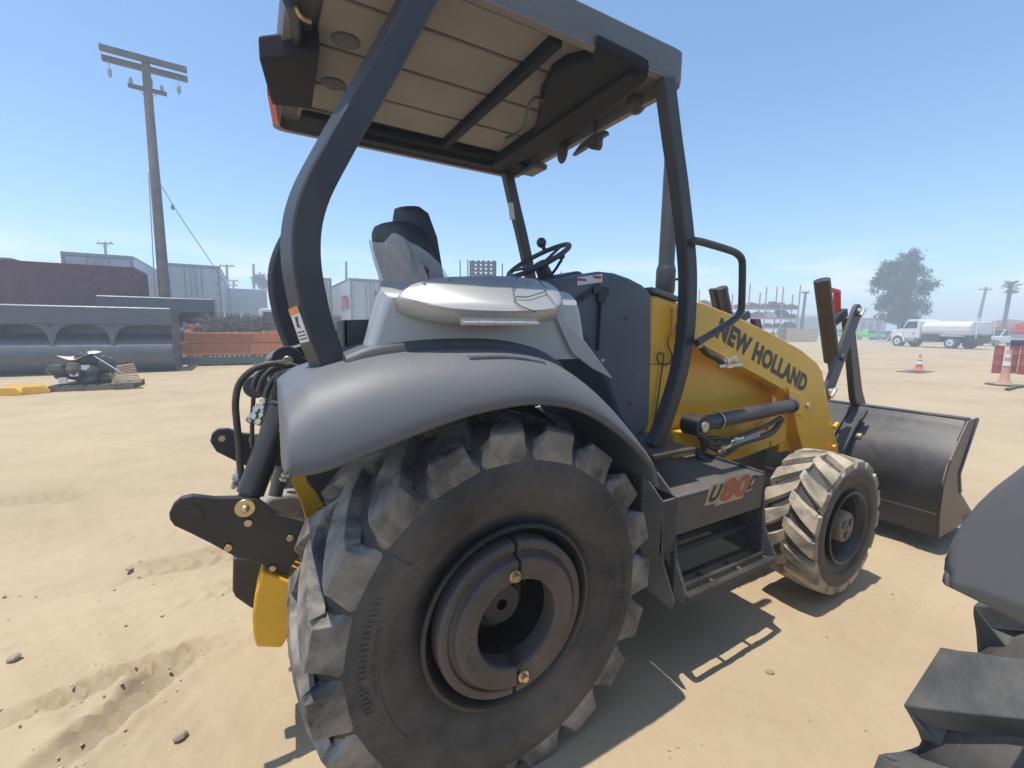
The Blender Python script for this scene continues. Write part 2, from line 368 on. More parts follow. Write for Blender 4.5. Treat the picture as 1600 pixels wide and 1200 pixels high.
def rear_wheel(root, side):
    yo = .925; c = (0, .602)
    mb = MB()
    prof = [(.300, -.905), (.318, -.915), (.318, -.925), (.306, -.928), (.296, -.915), (.288, -.88), (.272, -.80), (.268, -.62), (.20, -.60), (.13, -.605), (.13, -.56), (.01, -.56),
            (.01, -.50), (.29, -.50), (.318, -.45), (.306, -.45)]
    mb.lathe([(r, a) for r, a in prof], (0, 0, .602), 64)
    w = obj('rear_wheel', mb, BLK, root, 40)
    t = tyre(.657, .305, .49, -.69, c, 19, .106, .30, -1, TRD, w, .040)
    # two half-ring cast weights with their bolts
    for sgn in (-1, 1):
        pr = [(.150, -.885), (.146, -.956), (.153, -.964), (.214, -.965), (.221, -.959), (.224, -.935), (.236, -.932), (.240, -.942), (.262, -.942), (.270, -.935), (.272, -.885)]
        R = []
        K = 28
        for i in range(K+1):
            th = -pi/2+.03+(pi-.06)*i/K
            if sgn < 0: th += pi
            R.append([(r*cos(th), a, .602+r*sin(th)) for r, a in pr])
        obj('wheel_weight', MB().rings(R, True, True), WEI, w, 35, bevel=.003)
    for a_, b_ in ((806, 902), (819, 1058)):
        q = U(a_, b_, 1, -.974); px, pz = q.x, q.z; b = MB().cyl((px, -.963, pz), (px, -.973, pz), .020, n=20); b.cyl((px, -.973, pz), (px, -.988, pz), .012, n=6)
        obj('weight_bolt', b, BRASS, w, 30, bevel=.002)
    hub = MB().lathe([(.02, -.60), (.105, -.60), (.105, -.80), (.095, -.815), (.075, -.82), (.07, -.845), (.02, -.848)], (0, 0, .602), 32)
    for k in range(8):
        a = 2*pi*k/8; hub.cyl((.135*cos(a), -.60, .602+.135*sin(a)), (.135*cos(a), -.625, .602+.135*sin(a)), .012, n=6)
    obj('axle_hub', hub, WEI, w, 35, bevel=.002)
    obj('draw_bar', MB().bar(U(790, 1010, 1, -.86), U(812, 1042, 1, -1.0), .022, .016, V((0, 1, 0))), BLK, w, 0, bevel=.002)
    # raised marks cast in the weight and moulded in the sidewall
    def arc_text(s, r, th0, dth, hgt, y, m, nm='lettering'):
        for i, ch in enumerate(s):
            th = th0-dth*i; c0 = V((r*cos(th), y, .602+r*sin(th))); ta = V((sin(th), 0, -cos(th))); ra = V((cos(th), 0, sin(th)))
            if ch == ' ': continue
            wd = hgt*(.35 if ch in '1I' else .7)
            text(nm, ch, c0-ta*wd/2, ta*wd, ra*hgt, m, w, .02, lift=.001)
    def arc_panel(r0, r1, t0, t1, y, name, m=RUB, n=18):
        R = []
        for i in range(n+1):
            f = i/n; th = t0+(t1-t0)*f; tp = 0; rr = []
            for r, yy, o in ((r0, y+.006, 0), (r0+.004, y, 0), (r1-.004, y, tp if i in (0, n) else 0), (r1, y+.006, tp if i in (0, n) else 0)):
                rr.append((r*cos(th+o), yy, .602+r*sin(th+o)))
            R.append(rr)
        return obj(name, MB().rings(R, True, True), m, w, 30, bevel=.0015, seg=1)
    for t0 in (pi*.78, -pi*.20): arc_panel(.442, .520, t0, t0+1.30, -.9405, 'sidewall_panel')
    mk = MB()
    for (r, t0, n_, h_) in ((.488, pi*.86, 11, .026), (.458, pi*.90, 13, .014), (.480, -pi*.11, 9, .026), (.452, -pi*.13, 10, .013), (.405, -pi*.02, 4, .012), (.395, pi*.96, 6, .012)):
        for i in range(n_):
            th = t0+i*h_*1.25/r; 
            for k in range(2):
                a = th+(k-.5)*h_*.55/r; p = V((r*cos(a), -.9425 if r > .43 else -.936, .602+r*sin(a))); ra = V((cos(a), 0, sin(a)))
                if rng.random() < .85: mk.bar(p-ra*h_*.5*rng.uniform(.6, 1), p+ra*h_*.5*rng.uniform(.6, 1), .003, h_*.16, V((0, 1, 0)))
                if rng.random() < .5: q = p+ra*h_*rng.choice((-.4, 0, .4)); mk.bar(q, q+V((-sin(a), 0, cos(a)))*h_*.5, .003, h_*.16, V((0, 1, 0)))
    mko = obj('moulded_marks', mk, mat('mark_rubber', (.075, .07, .065), .7, dust=.3) if 'mark_rubber' not in bpy.data.materials else bpy.data.materials['mark_rubber'], w, 0, kind='stuff')
    if side < 0:
        arc_text('1799', .176, pi*1.17, .095, .020, -.9655, DARK)
    return w
def front_wheel(root):
    c = (2.185, .438)
    prof = [(.198, -.975), (.212, -.985), (.212, -.994), (.203, -.996), (.195, -.985), (.185, -.95), (.170, -.90), (.165, -.86), (.10, -.85), (.10, -.83), (.01, -.83), (.01, -.72), (.19, -.72), (.212, -.70)]
    w = obj('front_wheel', MB().lathe(prof, (c[0], 0, c[1]), 48), BLK, root, 40)
    tyre(.407, .203, .305, -.845, c, 17, .082, .30, -1, TRF, w, .028, .7)
    hub = MB().lathe([(.01, -.85), (.105, -.85), (.105, -.90), (.090, -.91), (.088, -.975), (.082, -.985), (.01, -.985)], (c[0], 0, c[1]), 32)
    for k in range(8):
        a = 2*pi*k/8+.2; hub.cyl((c[0]+.125*cos(a), -.85, c[1]+.125*sin(a)), (c[0]+.125*cos(a), -.875, c[1]+.125*sin(a)), .012, n=6)
    h = obj('hub_cap', hub, mat('dusty_hub', (.17, .14, .11), .7, dust=.8) if 'dusty_hub' not in bpy.data.materials else bpy.data.materials['dusty_hub'], w, 35, bevel=.003)
    for k in range(3):
        a = 2*pi*k/3+.5; p = V((c[0]+.045*cos(a), -.985, c[1]+.045*sin(a)))
        obj('plug', MB().cyl(p, p+V((0, -.008, 0)), .022, n=14), DARK, h, 30)
    return w
def fender(root):
    lip = [(-.640, 1.207), (-.60, 1.204), (-.545, 1.210), (-.42, 1.246), (-.282, 1.285), (-.147, 1.313), (.004, 1.325), (.11, 1.315), (.201, 1.293), (.29, 1.255), (.373, 1.206), (.45, 1.15), (.52, 1.09), (.575, 1.03), (.60, .96)]
    cre = [(-.630, 1.375), (-.60, 1.398), (-.56, 1.418), (-.41, 1.460), (-.28, 1.476), (-.15, 1.483), (-.01, 1.481), (.10, 1.466), (.20, 1.438), (.295, 1.385), (.385, 1.315), (.465, 1.235), (.54, 1.15), (.60, 1.07), (.63, .97)]
    A = smooth_path([(x, 0, z) for x, z in lip], 3); B = smooth_path([(x, 0, z) for x, z in cre], 3); R = []
    for i, (a, b) in enumerate(zip(A, B)):
        row = [(a.x+(b.x-a.x)*.05, -.955, a.z+.004), (a.x, -.975, a.z)]
        for k in range(1, 8):
            t = pi/2*k/7
            row.append((a.x+(b.x-a.x)*sin(t), -.975+.20*(1-cos(t)), a.z+(b.z-a.z)*sin(t)))
        row += [(b.x, -.70, b.z+.004), (b.x, -.60, b.z+.004), (b.x, -.46, b.z+.002)]
        R.append(row)
    r0 = R[0]; cap = []
    for k in range(6):
        t = k/6; row = []
        for (x, y, z) in r0:
            zb = 1.203+.05*max(0, (y+.80))/.34; xi = max(0, y+.85)*.10
            wz = min(1, max(0, (z-zb)/.15)); x0 = x+(-.645+xi*.4-x)*wz
            row.append((x0+(x-x0)*(1-cos(pi/2*t)), y, min(z, zb)+(z-min(z, zb))*sin(pi/2*t)))
        cap.append(row)
    f = obj('fender', MB().rings(cap+R, False, False), FEN, root, 50)
    f.modifiers.new('sub', 'SUBSURF').levels = 1; f.modifiers['sub'].render_levels = 1
    m = f.modifiers.new('solid', 'SOLIDIFY'); m.thickness = .012; m.offset = 0
    # raised rubber band along the foot of the console
    st = smooth_path([(-.47, 0, 1.435), (-.40, 0, 1.462), (-.28, 0, 1.480), (-.15, 0, 1.487), (-.01, 0, 1.485), (.10, 0, 1.470), (.20, 0, 1.443), (.295, 0, 1.392)], 3)
    R = [[(q.x, -.775, q.z-.004), (q.x, -.772, q.z+.022), (q.x, -.755, q.z+.036), (q.x, -.70, q.z+.046), (q.x, -.60, q.z+.046), (q.x, -.60, q.z-.004)] for q in st]
    obj('fender_trim', MB().rings(R), DARK, f, 50)
    # inner wheel-arch wall
    obj('arch_liner', MB().prism([(q.x, q.z) for q in A[::2]]+[(.55, .9), (-.5, .9)], 'y', -.47, -.44), BLK, f, 30)
    return f
CONX0, CONX1 = -.36, .40
def console(root):
    # rounded-plan body
    def plan(x0, x1, y0, y1, r, z0, zf, k=6):
        pts = []
        for cx_, cy_, a0 in ((x1-r, y1-r, 0), (x0+r, y1-r, pi/2), (x0+r, y0+r, pi), (x1-r, y0+r, 1.5*pi)):
            for i in range(k+1): a = a0+pi/2*i/k; pts.append((cx_+r*cos(a), cy_+r*sin(a)))
        return pts
    P = plan(-.36, .38, -.76, -.685, .03, 0, 0)
    R = []
    for t in (0, .3, .6, .85, .97, 1):
        R.append([(x*(1 if t < .9 else .985)+(-(1-t)*.07 if x < 0 else (1-t)*.05 if x > .2 else 0), y, 1.44+(1.548+(y+.885)*.735-1.44)*t) for x, y in P])
    b = obj('control_console', MB().rings(R), SILV, root, 50)
    # the tilted lid, its outline measured on the lid's plane
    p0 = V((0, -.85, 1.596)); n = V((0, -.125, .17)).normalized()
    out = [(621, 464), (626, 455), (638, 447), (660, 439), (700, 434), (750, 432.5), (800, 433), (835, 437), (858, 443), (872, 452), (879, 464), (878, 476), (870, 484), (850, 487), (800, 489.5), (740, 488), (700, 485), (670, 480), (645, 473), (628, 468)]
    top = [UP3(a, b_, p0, n) for a, b_ in out]; cc = sum(top, V())/len(top)
    ins = [cc+(q-cc)*.965+n*.006 for q in top]; low = [q-n*.042 for q in top]; low2 = [cc+(q-cc)*.97-n*.05 for q in top]
    lid = obj('console_lid', MB().rings([low2, low, [q-n*.004 for q in top], ins]), SILV, b, 50)
    h0 = U(722, 505, 1, -.88); h1 = U(842, 506, 1, -.88)
    hb = MB()
    for i in range(5):
        a, c_ = h0.lerp(h1, i/5+.004), h0.lerp(h1, (i+1)/5-.004); hb.cyl(a, c_, .0075 if i % 2 else .0065, n=10)
    hb.bar(h0+V((0, .012, .006)), h1+V((0, .012, .006)), .004, .022)
    obj('hinge', hb, mat('hinge_metal', (.55, .53, .5), .4, metal=.5), lid, 35)
    for a, b_ in ((703, 440), (824, 444), (662, 443)):
        q = UP3(a, b_, p0+n*.006, n); obj('screw', MB().cyl(q, q+n*.005, .006, n=10), CHR, lid, 30)
    loop = [UP3(a, b_, p0+n*.010, n)+n*k for a, b_, k in ((803, 463, .004), (799, 452, .012), (806, 441, .016), (815, 437, .018), (833, 440, .016), (846, 448, .01), (852, 456, .006), (840, 461, .006), (822, 466, .005), (808, 465, .004), (803, 470, .003), (815, 480, .003), (838, 489, .003))]
    lo2 = [UP3(852, 456, p0+n*.012, n), UP3(868, 475, p0+n*.016, n), UP3(880, 494, p0+n*.004, n)]
    tie = MB().tube(smooth_path(loop, 4), .0018, 6); tie.tube(lo2, .0018, 6); obj('cable_tie', tie, DARK, lid, 60)
    # under-lid panel and the triangular front flange
    fl = YZ([(868, 490), (884, 503), (912, 530), (958, 592), (925, 575), (895, 552), (880, 520)], -.775)
    obj('console_flange', MB().prism(fl, 'y', -.775, -.768), SILV, b, 30, bevel=.002)
    q = U(941, 563, 1, -.777); obj('flange_screw', MB().cyl(q, q+V((0, -.008, 0)), .006, n=8), CHR, b)
    # small chrome latches on the rear face
    for a, b_ in ((612, 492), (600, 508)):
        q = U(a, b_, 1, -.70); k = MB().bar(q+V((-.008, -.02, 0)), q+V((-.008, .03, .01)), .014, .012); k.cyl(q, q+V((-.02, -.012, .004)), .011, n=12)
        obj('latch', k, CHR, b, 40, bevel=.003)
    q = U(598, 527, 1, -.70); obj('screw', MB().cyl(q, q+V((-.008, 0, 0)), .007, n=10), DARK, b)
    # open black tray behind the console
    tr = [U(a, c_, 1, -.64) for a, c_ in ((538, 500), (586, 499), (588, 552), (540, 556))]
    t = MB()
    t.slab(tr, V((0, .008, 0))); t.slab([tr[0], tr[3], tr[3]+V((0, .14, 0)), tr[0]+V((0, .14, 0))], V((.008, 0, 0))); t.slab([tr[1], tr[2], tr[2]+V((0, .14, 0)), tr[1]+V((0, .14, 0))], V((-.008, 0, 0))); t.slab([q+V((0, .14, 0)) for q in tr], V((0, .008, 0)))
    obj('tray', t, DARK, b, 30, bevel=.002)
    return b
def post(root, path, sec, name='rops_post'):
    return obj(name, MB().sweep(smooth_path([(x, y, z) for x, y, z in path], 6), sec), POST, root, 40, bevel=.006)
REARP = [(-.395, 1.22), (-.445, 1.33), (-.500, 1.47), (-.535, 1.60), (-.552, 1.76), (-.528, 1.90), (-.445, 2.07), (-.335, 2.27), (-.205, 2.52), (-.165, 2.60)]
FRONTP = [(.915, 1.00), (.965, 1.10), (1.035, 1.27), (1.078, 1.43), (1.093, 1.60), (1.075, 1.85), (.995, 2.16), (.925, 2.38), (.86, 2.60)]
def rops(root, side):
    p = post(root, [(x, -.70, z) for x, z in REARP], [(.037, 0), (.037, .012), (.037, .10), (-.040, .115), (-.062, .10), (-.037, .0)])
    f = post(root, [(x, -.70, z) for x, z in FRONTP], [(.034, 0), (.034, .06), (-.034, .06), (-.034, 0)])
    ft = obj('foot_plate', MB().box(.80, 1.08, -.78, -.55, .985, 1.003), BLK, f, 0, bevel=.004)
    if side > 0:
        for o in (p, f): o.scale = (1, -1, 1)
    return p, f
def tube_part(name, pts, r, m, par, k=5, n=10): return obj(name, MB().tube(smooth_path(pts, k), r, n), m, par, 60)

def loader_tractor():
    T = thing('loader_tractor', 'yellow and grey loader tractor with canopy, seen whole with front bucket', 'tractor')
    # ---------------- wheels, both sides
    for s in (-1, 1):
        for w in (rear_wheel(T, s), front_wheel(T)):
            if s > 0:
                for o in [w]+list(w.children_recursive): o.data = o.data; 
                w.scale = (1, -1, 1)
    # ---------------- chassis
    ch = MB().box(-.52, 2.55, -.30, .30, .50, .86); ch.box(1.9, 2.45, -.22, .22, .36, .55)
    ff = MB().prism([(2.46, .70), (2.46, .84), (2.90, .84), (2.98, .78), (2.90, .68)], 'y', -.43, .43); obj('front_frame', ff, YEL, T, 0, bevel=.01)
    c = obj('chassis', ch, BLK, T, 0, bevel=.01)
    ax = MB().cyl((0, -.58, .602), (0, .58, .602), .11, n=20); ax.box(-.22, .25, -.26, .26, .38, .95)
    obj('rear_axle', ax, YEL, T, 35, bevel=.012)
    fa = MB().cyl((2.185, -.80, .438), (2.185, .80, .438), .065, n=16); fa.box(2.08, 2.29, -.17, .17, .33, .55)
    obj('front_axle', fa, BLK, T, 35, bevel=.01)
    obj('cab_floor', MB().box(-.45, 1.2, -.55, .55, .94, .98), GRIT, T, 0, bevel=.005)
    rl = MB()
    for s in (-1, 1): rl.prism([(1.30, .84), (1.30, .98), (2.05, 1.01), (2.46, 1.0), (2.46, .79), (1.95, .74), (1.5, .76)], 'y', s*.40, s*.47)
    rl.box(2.25, 2.46, -.40, .40, .76, .90)
    r = obj('side_rail', rl, YEL, T, 0, bevel=.006)
    for a, b in ((1196, 683), (1207, 692), (1202, 668)):
        q = U(a, b, 1, -.47); obj('bolt', MB().bar(q+V((-.03, -.004, 0)), q+V((.03, -.006, -.005)), .012, .03), YEL, r, 0)
    # ---------------- bodywork
    for s in (-1, 1):
        f = fender(T)
        if s > 0: f.scale = (1, -1, 1)
    cons = console(T)
    dash = YZ([(876, 452), (888, 440), (905, 430), (938, 423.5), (962, 426), (985, 434), (1006, 445), (1019, 458), (1019, 560), (1016, 665), (990, 690), (965, 650), (945, 590), (915, 530), (892, 500)], -.42)
    d = obj('dash_cowl', MB().prism(dash, 'y', -.42, .42), COWL, T, 25, bevel=.022, seg=3)
    dd = [U(a, b, 1, -.4225) for a, b in ((902, 446), (902, 433), (941, 428), (941, 441))]
    dk = obj('warning_decal', MB().slab(dd, V((0, -.001, 0))), DECW, d, 0)
    for a, b in ((908, 437), (932, 433)):
        q = U(a, b, 1, -.4245); obj('decal_mark', MB().box(q.x-.02, q.x+.03, q.y-.0008, q.y, q.z-.006, q.z+.006), LAMPR, dk, 0)
    for i in range(6):
        a = U(889+i*7, 474-i*4.8, 1, -.4225); v = MB().slab([a+V((0, 0, 0)), a+V((.035, 0, .028)), a+V((.06, 0, .012)), a+V((.028, 0, -.018))], V((0, -.003, 0)))
        obj('vent', v, BLK, d, 0)
    a, b = U(938, 458, 1, -.43), U(933, 548, 1, -.43)
    lv = MB().bar(a, b, .006, .030, V((0, 1, 0))); lv.bar(a+V((-.045, -.002, .01)), a+V((.05, -.002, .012)), .012, .035, V((0, 0, 1))); lv.box(a.x-.02, a.x+.025, -.445, -.424, a.z-.045, a.z)
    obj('strap', lv, BLK, d, 0, bevel=.003)
    for px, py in ((978, 497), (988, 587), (985, 630)):
        q = U(px, py, 1, -.42); obj('screw', MB().cyl(q, q+V((0, -.006, 0)), .008, n=10), DARK, d, 30)
    # instrument pod behind the wheel
    pod = MB().prism([(.66, 1.70), (.70, 1.82), (.82, 1.86), (.95, 1.80), (.95, 1.70)], 'y', -.2, .2)
    obj('instrument_pod', pod, DARK, d, 25, bevel=.02)
    hood = [(1.135, .96), (1.135, 1.735), (1.20, 1.735), (1.45, 1.69), (1.95, 1.53), (2.30, 1.38), (2.40, 1.25), (2.41, .96)]
    hd = obj('hood', MB().prism(hood, 'y', -.40, .40), YEL, T, 25, bevel=.03, seg=3)
    obj('hood_seam', MB().box(1.138, 1.40, -.404, -.398, 1.36, 1.367), mat('seam', (.30, .15, .01), .5), hd, 0)
    pk = MB().prism(YZ([(1018, 448), (1060, 463), (1062, 472), (1018, 456)], -.40), 'y', -.405, .405); obj('hood_seal', pk, COWL, hd, 0, bevel=.005)
    # latch and breakaway wire on the hood side
    q = U(1057, 497, 1, -.405)
    la = MB().bar(U(1052, 480, 1, -.408), U(1050, 515, 1, -.408), .012, .03, V((0, 1, 0))); la.box(q.x-.02, q.x+.03, -.425, -.403, q.z-.05, q.z-.03)
    obj('latch', la, BRASS, hd, 0, bevel=.003)
    wr = [(1050, 517), (1045, 528), (1044, 540), (1050, 556), (1045, 568), (1035, 570), (1027, 562), (1029, 552), (1037, 554), (1035, 572), (1031, 600), (1027, 630), (1023, 655)]
    tube_part('wire', [U(a, b, 1, -.412) for a, b in wr], .004, HOSE, hd, 4, 6)
    # ---------------- exhaust
    ex = MB(); e0 = V((1.36, -.30, 1.62)); ex.lathe([(.050, .0), (.050, .14), (.054, .15), (.054, .27), (.050, .28), (.044, .30), (.041, .95), (.036, .97)], e0, 20, 'z')
    exo = obj('exhaust_stack', ex, DARK, T, 40)
    q = U(1056, 437, 1, -.30); obj('clamp', MB().bar(q+V((-.03, 0, 0)), q+V((.02, -.04, 0)), .02, .012), DARK, exo, 0)
    # ---------------- seat
    st = obj('seat', MB().prism([(.02, 1.30), (.02, 1.44), (.50, 1.46), (.54, 1.42), (.52, 1.30)], 'y', -.25, .25), SEATM, T, 25, bevel=.03, seg=3)
    bk = MB(); cx_, cy_ = 0, 0
    def seatrow(x, z, w, t, lean):
        o = []
        for k in range(24):
            a = 2*pi*k/24; ca, sa = cos(a), sin(a); e_ = .55
            yy = w*abs(sa)**e_*(1 if sa >= 0 else -1); xx = t*.5*abs(ca)**e_*(1 if ca >= 0 else -1)
            o.append((x+xx+.05*(yy/w)**2, yy, z))
        return o
    rows = [seatrow(.06, 1.42, .26, .17, 0), seatrow(.00, 1.58, .27, .17, 0), seatrow(-.055, 1.75, .27, .16, 0), seatrow(-.115, 1.90, .25, .14, 0), seatrow(-.15, 1.985, .20, .10, 0), seatrow(-.16, 2.005, .11, .04, 0)]
    rows = [[tuple(q) for q in r] for r in zip(*[smooth_path(c, 4) for c in zip(*rows)])]
    obj('backrest', MB().rings(rows), SEATM, st, 60, bevel=.0)
    hr = [seatrow(-.04+.0, 1.80, .15, .07, 0), seatrow(-.075, 1.95, .16, .09, 0), seatrow(-.11, 2.05, .15, .085, 0), seatrow(-.125, 2.085, .10, .05, 0)]
    obj('headrest', MB().rings([[(x+.045, y, z) for x, y, z in r] for r in hr]), SEATM, st, 60)
    obj('seat_base', MB().box(.05, .45, -.18, .18, .98, 1.30), BLK, st, 0, bevel=.02)
    # crumpled plastic cover hanging over the lower backrest
    R = []; lean = [(1.38, .075, .265, .18), (1.42, .06, .265, .18), (1.58, .0, .275, .18), (1.75, -.055, .275, .17), (1.90, -.115, .258, .15), (2.0, -.155, .20, .11)]
    for i in range(16):
        r = []
        for j in range(40):
            a = 2*pi*j/40; ca, sa = cos(a), sin(a)
            ztop = 1.83-.13*ca+.035*sin(a*3+1)+.012*sin(a*7); z = 1.38+(ztop-1.38)*i/15
            for (z0, x0, w0, t0), (z1, x1, w1, t1) in zip(lean, lean[1:]):
                if z0 <= z <= z1+1e-6: f = (z-z0)/(z1-z0); xc, ww, tt = x0+(x1-x0)*f, w0+(w1-w0)*f, t0+(t1-t0)*f; break
            wr = 1.03+.035*sin(a*8+z*17)+.03*sin(a*13-z*31)+.02*sin(a*21+z*9)
            yy = ww*abs(sa)**.6*(1 if sa >= 0 else -1)*wr; xx = tt*.56*abs(ca)**.6*(1 if ca >= 0 else -1)*wr
            r.append((xc+xx+.05*(yy/ww)**2, yy, z))
        R.append(r)
    obj('plastic_cover', MB().rings(R, True, False), FILM, st, 60)
    # ---------------- steering
    sc = V((.70, .02, 1.925)); nn = V((-.52, .0, .85)).normalized(); a1 = V((0, 1, 0)); a2 = nn.cross(a1)
    sw = obj('steering_wheel', MB().tube([sc+(a1*cos(t)+a2*sin(t))*.185 for t in np.linspace(0, 2*pi, 40)[:-1]], .014, 10, loop=True), DARK, T, 60)
    sp = MB().cyl(sc-nn*.05, sc-nn*.01, .035, n=14)
    for t in (.5, 2.6, 4.7): sp.bar(sc-nn*.03, sc+(a1*cos(t)+a2*sin(t))*.18, .03, .01, nn)
    obj('spokes', sp, DARK, sw, 30, bevel=.003)
    kn = sc+(a1*cos(-.9)+a2*sin(-.9))*.185; k = MB().cyl(kn, kn+nn*.03, .012, n=10); k.ball(kn+nn*.055, .03, 12); obj('spinner_knob', k, DARK, sw, 60)
    cl = MB().cyl(sc-nn*.30, sc-nn*.05, .055, .04, n=14); obj('steering_column', cl, DARK, T, 40)
    lever = MB().tube([sc-nn*.12, sc-nn*.06+V((.03, -.08, 0)), sc-nn*.01+V((.05, -.14, 0))], .008, 8); lever.ball(sc-nn*.0+V((.05, -.145, .01)), .02, 10); obj('shuttle_lever', lever, DARK, T, 60)
    # ---------------- ROPS frame and canopy
    pr, fr = rops(T, -1); pl, flp = rops(T, 1)
    obj('cross_tube', MB().bar((-.50, -.60, 1.34), (-.50, .60, 1.34), .07, .07), POST, T, 0, bevel=.008)
    # warning plate on the rear post, on the chamfered rear face
    zs = (1.50, 1.60)
    def rearface(z):
        for (x0, z0), (x1, z1) in zip(REARP, REARP[1:]):
            if z0 <= z <= z1: t = (z-z0)/(z1-z0); return x0+(x1-x0)*t
    A = [V((rearface(z)-.041-.020*f, -.70+.004+.092*f, z+.01*(1-f))) for z, f in ((zs[0], .08), (zs[0], .95), (zs[1], .95), (zs[1], .08))]
    nn = V((-1, -.24, .2)).normalized()
    dk = obj('warning_decal', MB().slab([a+nn*.004 for a in A], nn*.001), DECW, pr, 0)
    def onA(u, v): return (A[1].lerp(A[0], u)).lerp(A[2].lerp(A[3], u), v)+nn*.0056
    obj('decal_band', MB().slab([onA(0, .80), onA(1, .80), onA(1, 1), onA(0, 1)], nn*.0004), DECO, dk, 0)
    obj('decal_symbol', MB().slab([onA(.3, .45), onA(.62, .40), (onA(.55, .55)), onA(.72, .72), onA(.40, .74)], nn*.0004), DECB, dk, 0)
    for v in (.08, .18, .28): obj('decal_line', MB().slab([onA(.1, v), onA(.9, v), onA(.9, v+.035), onA(.1, v+.035)], nn*.0004), DECB, dk, 0)
    dd = [U(a, b, 1, .64) for a, b in ((799, 318), (807, 318), (810, 344), (802, 344))]
    obj('warning_decal', MB().slab([q+V((-.03, -.005, 0)) for q in dd], V((0, -.001, 0))), DECW, T, 0)
    # canopy: shell with fascia, tan liner panels between dark bars
    X0, X1, W = -.545, .972, .722
    ZB, ZT = 2.60, 2.735
    def rrect(x0, x1, w, r, k=5):
        p = []
        for cx_, cy_, a0 in ((x1-r, w-r, 0), (x0+r, w-r, pi/2), (x0+r, -w+r, pi), (x1-r, -w+r, 1.5*pi)):
            for i in range(k+1): a = a0+pi/2*i/k; p.append((cx_+r*cos(a), cy_+r*sin(a)))
        return p
    def ring(x0, x1, w, r, z): return [(x, y+.028, z) for x, y in rrect(x0, x1, w, r)]
    cb = MB().rings([ring(X0+.10, X1-.10, W-.10, .05, ZB+.055), ring(X0+.035, X1-.035, W-.035, .05, ZB+.04), ring(X0+.03, X1-.03, W-.03, .05, ZB), ring(X0+.004, X1-.004, W-.004, .06, ZB-.004), ring(X0, X1, W, .06, ZB+.01),
                      ring(X0, X1, W, .06, ZT-.02), ring(X0+.02, X1-.02, W-.02, .06, ZT), ring(X0+.2, X1-.2, W-.2, .06, ZT+.035)])
    can = obj('canopy', cb, FEN, T, 40)
    rm = MB().rings([ring(X0+.002, X1-.002, W-.002, .06, ZB-.008), ring(X0+.034, X1-.034, W-.034, .05, ZB-.008), ring(X0+.034, X1-.034, W-.034, .05, ZB-.003), ring(X0+.002, X1-.002, W-.002, .06, ZB-.003)]+[ring(X0+.002, X1-.002, W-.002, .06, ZB-.008)], True, False)
    obj('canopy_rim', rm, RIMT, can, 30)
    xs = [X0+.11, .30, .345, .60, .65, X1-.12]
    # liner panels split by slits that run fore and aft and by bars that run across
    ys = [-W+.11, -.40, -.10, .20, .47]
    for (xa, xb) in ((X0+.11, .325), (.365, X1-.12)):
        for ya, yb in zip(ys, ys[1:]):
            obj('liner_panel', MB().box(xa+.006, xb-.006, ya+.009, yb-.009, ZB+.030, ZB+.052), LINER, can, 0, bevel=.006)
    obj('liner_panel', MB().box(X0+.11, X0+.115+.28, .49, W-.12, ZB+.030, ZB+.052), LINER, can, 0, bevel=.006)
    obj('roof_bar', MB().box(.325, .365, -.62, .52, ZB-.004, ZB+.052), MATT, can, 0, bevel=.004)
    # tubular roof frame
    fr_ = smooth_path([(-.30, .58, ZB), (.60, .58, ZB), (.685, .56, ZB), (.71, .46, ZB), (.70, -.50, ZB), (.70, -.66, ZB)], 4)
    obj('roof_frame', MB().sweep(fr_, [(-.03, -.03), (.03, -.03), (.03, .03), (-.03, .03)], V((0, 0, 1))), MATT, can, 30, bevel=.005)
    obj('roof_frame', MB().box(-.42, .92, .50, .67, ZB-.002, ZB+.03), MATT, can, 0, bevel=.01)
    obj('roof_frame', MB().bar((-.19, .60, ZB-.01), (-.19, -.68, ZB-.01), .07, .05), POST, can, 0, bevel=.006)
    # black fan housing over the windscreen line
    fo = [U(a, b, 2, 2.585) for a, b in ((932, 72), (1015, 112), (1010, 128), (945, 178), (862, 232), (795, 262), (780, 250), (835, 215), (842, 180), (845, 150), (862, 118), (885, 103), (922, 95))]
    obj('fan_housing', MB().slab(fo, V((0, 0, .05))), MATT, can, 0, bevel=.012)
    tube_part('cable', [U(a, b, 2, 2.575) for a, b in ((790, 216), (812, 205), (822, 185), (826, 165), (838, 152), (850, 158))], .007, HOSE, can)
    # overhead box, speakers, tail lamp in the left rear corner
    sb = [U(a, b, 2, 2.53) for a, b in ((405, 95), (500, 85), (487, 172), (425, 165))]
    obj('overhead_box', MB().slab(sb, V((0, 0, .09))), MATT, can, 0, bevel=.012)
    for a, b in ((540, 65), (521, 132)):
        q = U(a, b, 2, ZB+.026); s_ = MB().lathe([(.004, -.004), (.040, -.004), (.052, 0), (.052, .01)], q, 24, 'z'); obj('speaker', s_, DARK, can, 40)
    a = U(423, 142, 2, 2.575); b = U(431, 190, 2, 2.585)
    obj('tail_lamp', MB().bar(a, b, .03, .04), LAMPR, can, 0, bevel=.006)
    tube_part('cable', [U(x, y, 2, 2.58) for x, y in ((452, 2), (462, 40), (470, 80), (480, 95))], .02, BLK, can)
    tube_part('connector', [U(x, y, 2, 2.575) for x, y in ((459, 8), (470, 26), (486, 34))], .008, BRASS, can, 3, 8)
    # work lamps, mirror
    q = U(995, 158, 0, .95); l_ = MB().ball(q+V((0, 0, 0)), .06, 14, (.8, .9, 1)); l_.box(q.x-.02, q.x+.02, q.y-.02, q.y+.02, q.z+.03, 2.60)
    obj('work_lamp', l_, DARK, T, 50)
    q = U(834, 258, 0, .955); obj('work_lamp', MB().box(q.x-.05, q.x+.05, q.y-.09, q.y+.09, q.z-.045, 2.60), DARK, T, 0, bevel=.012)
    xm = .93
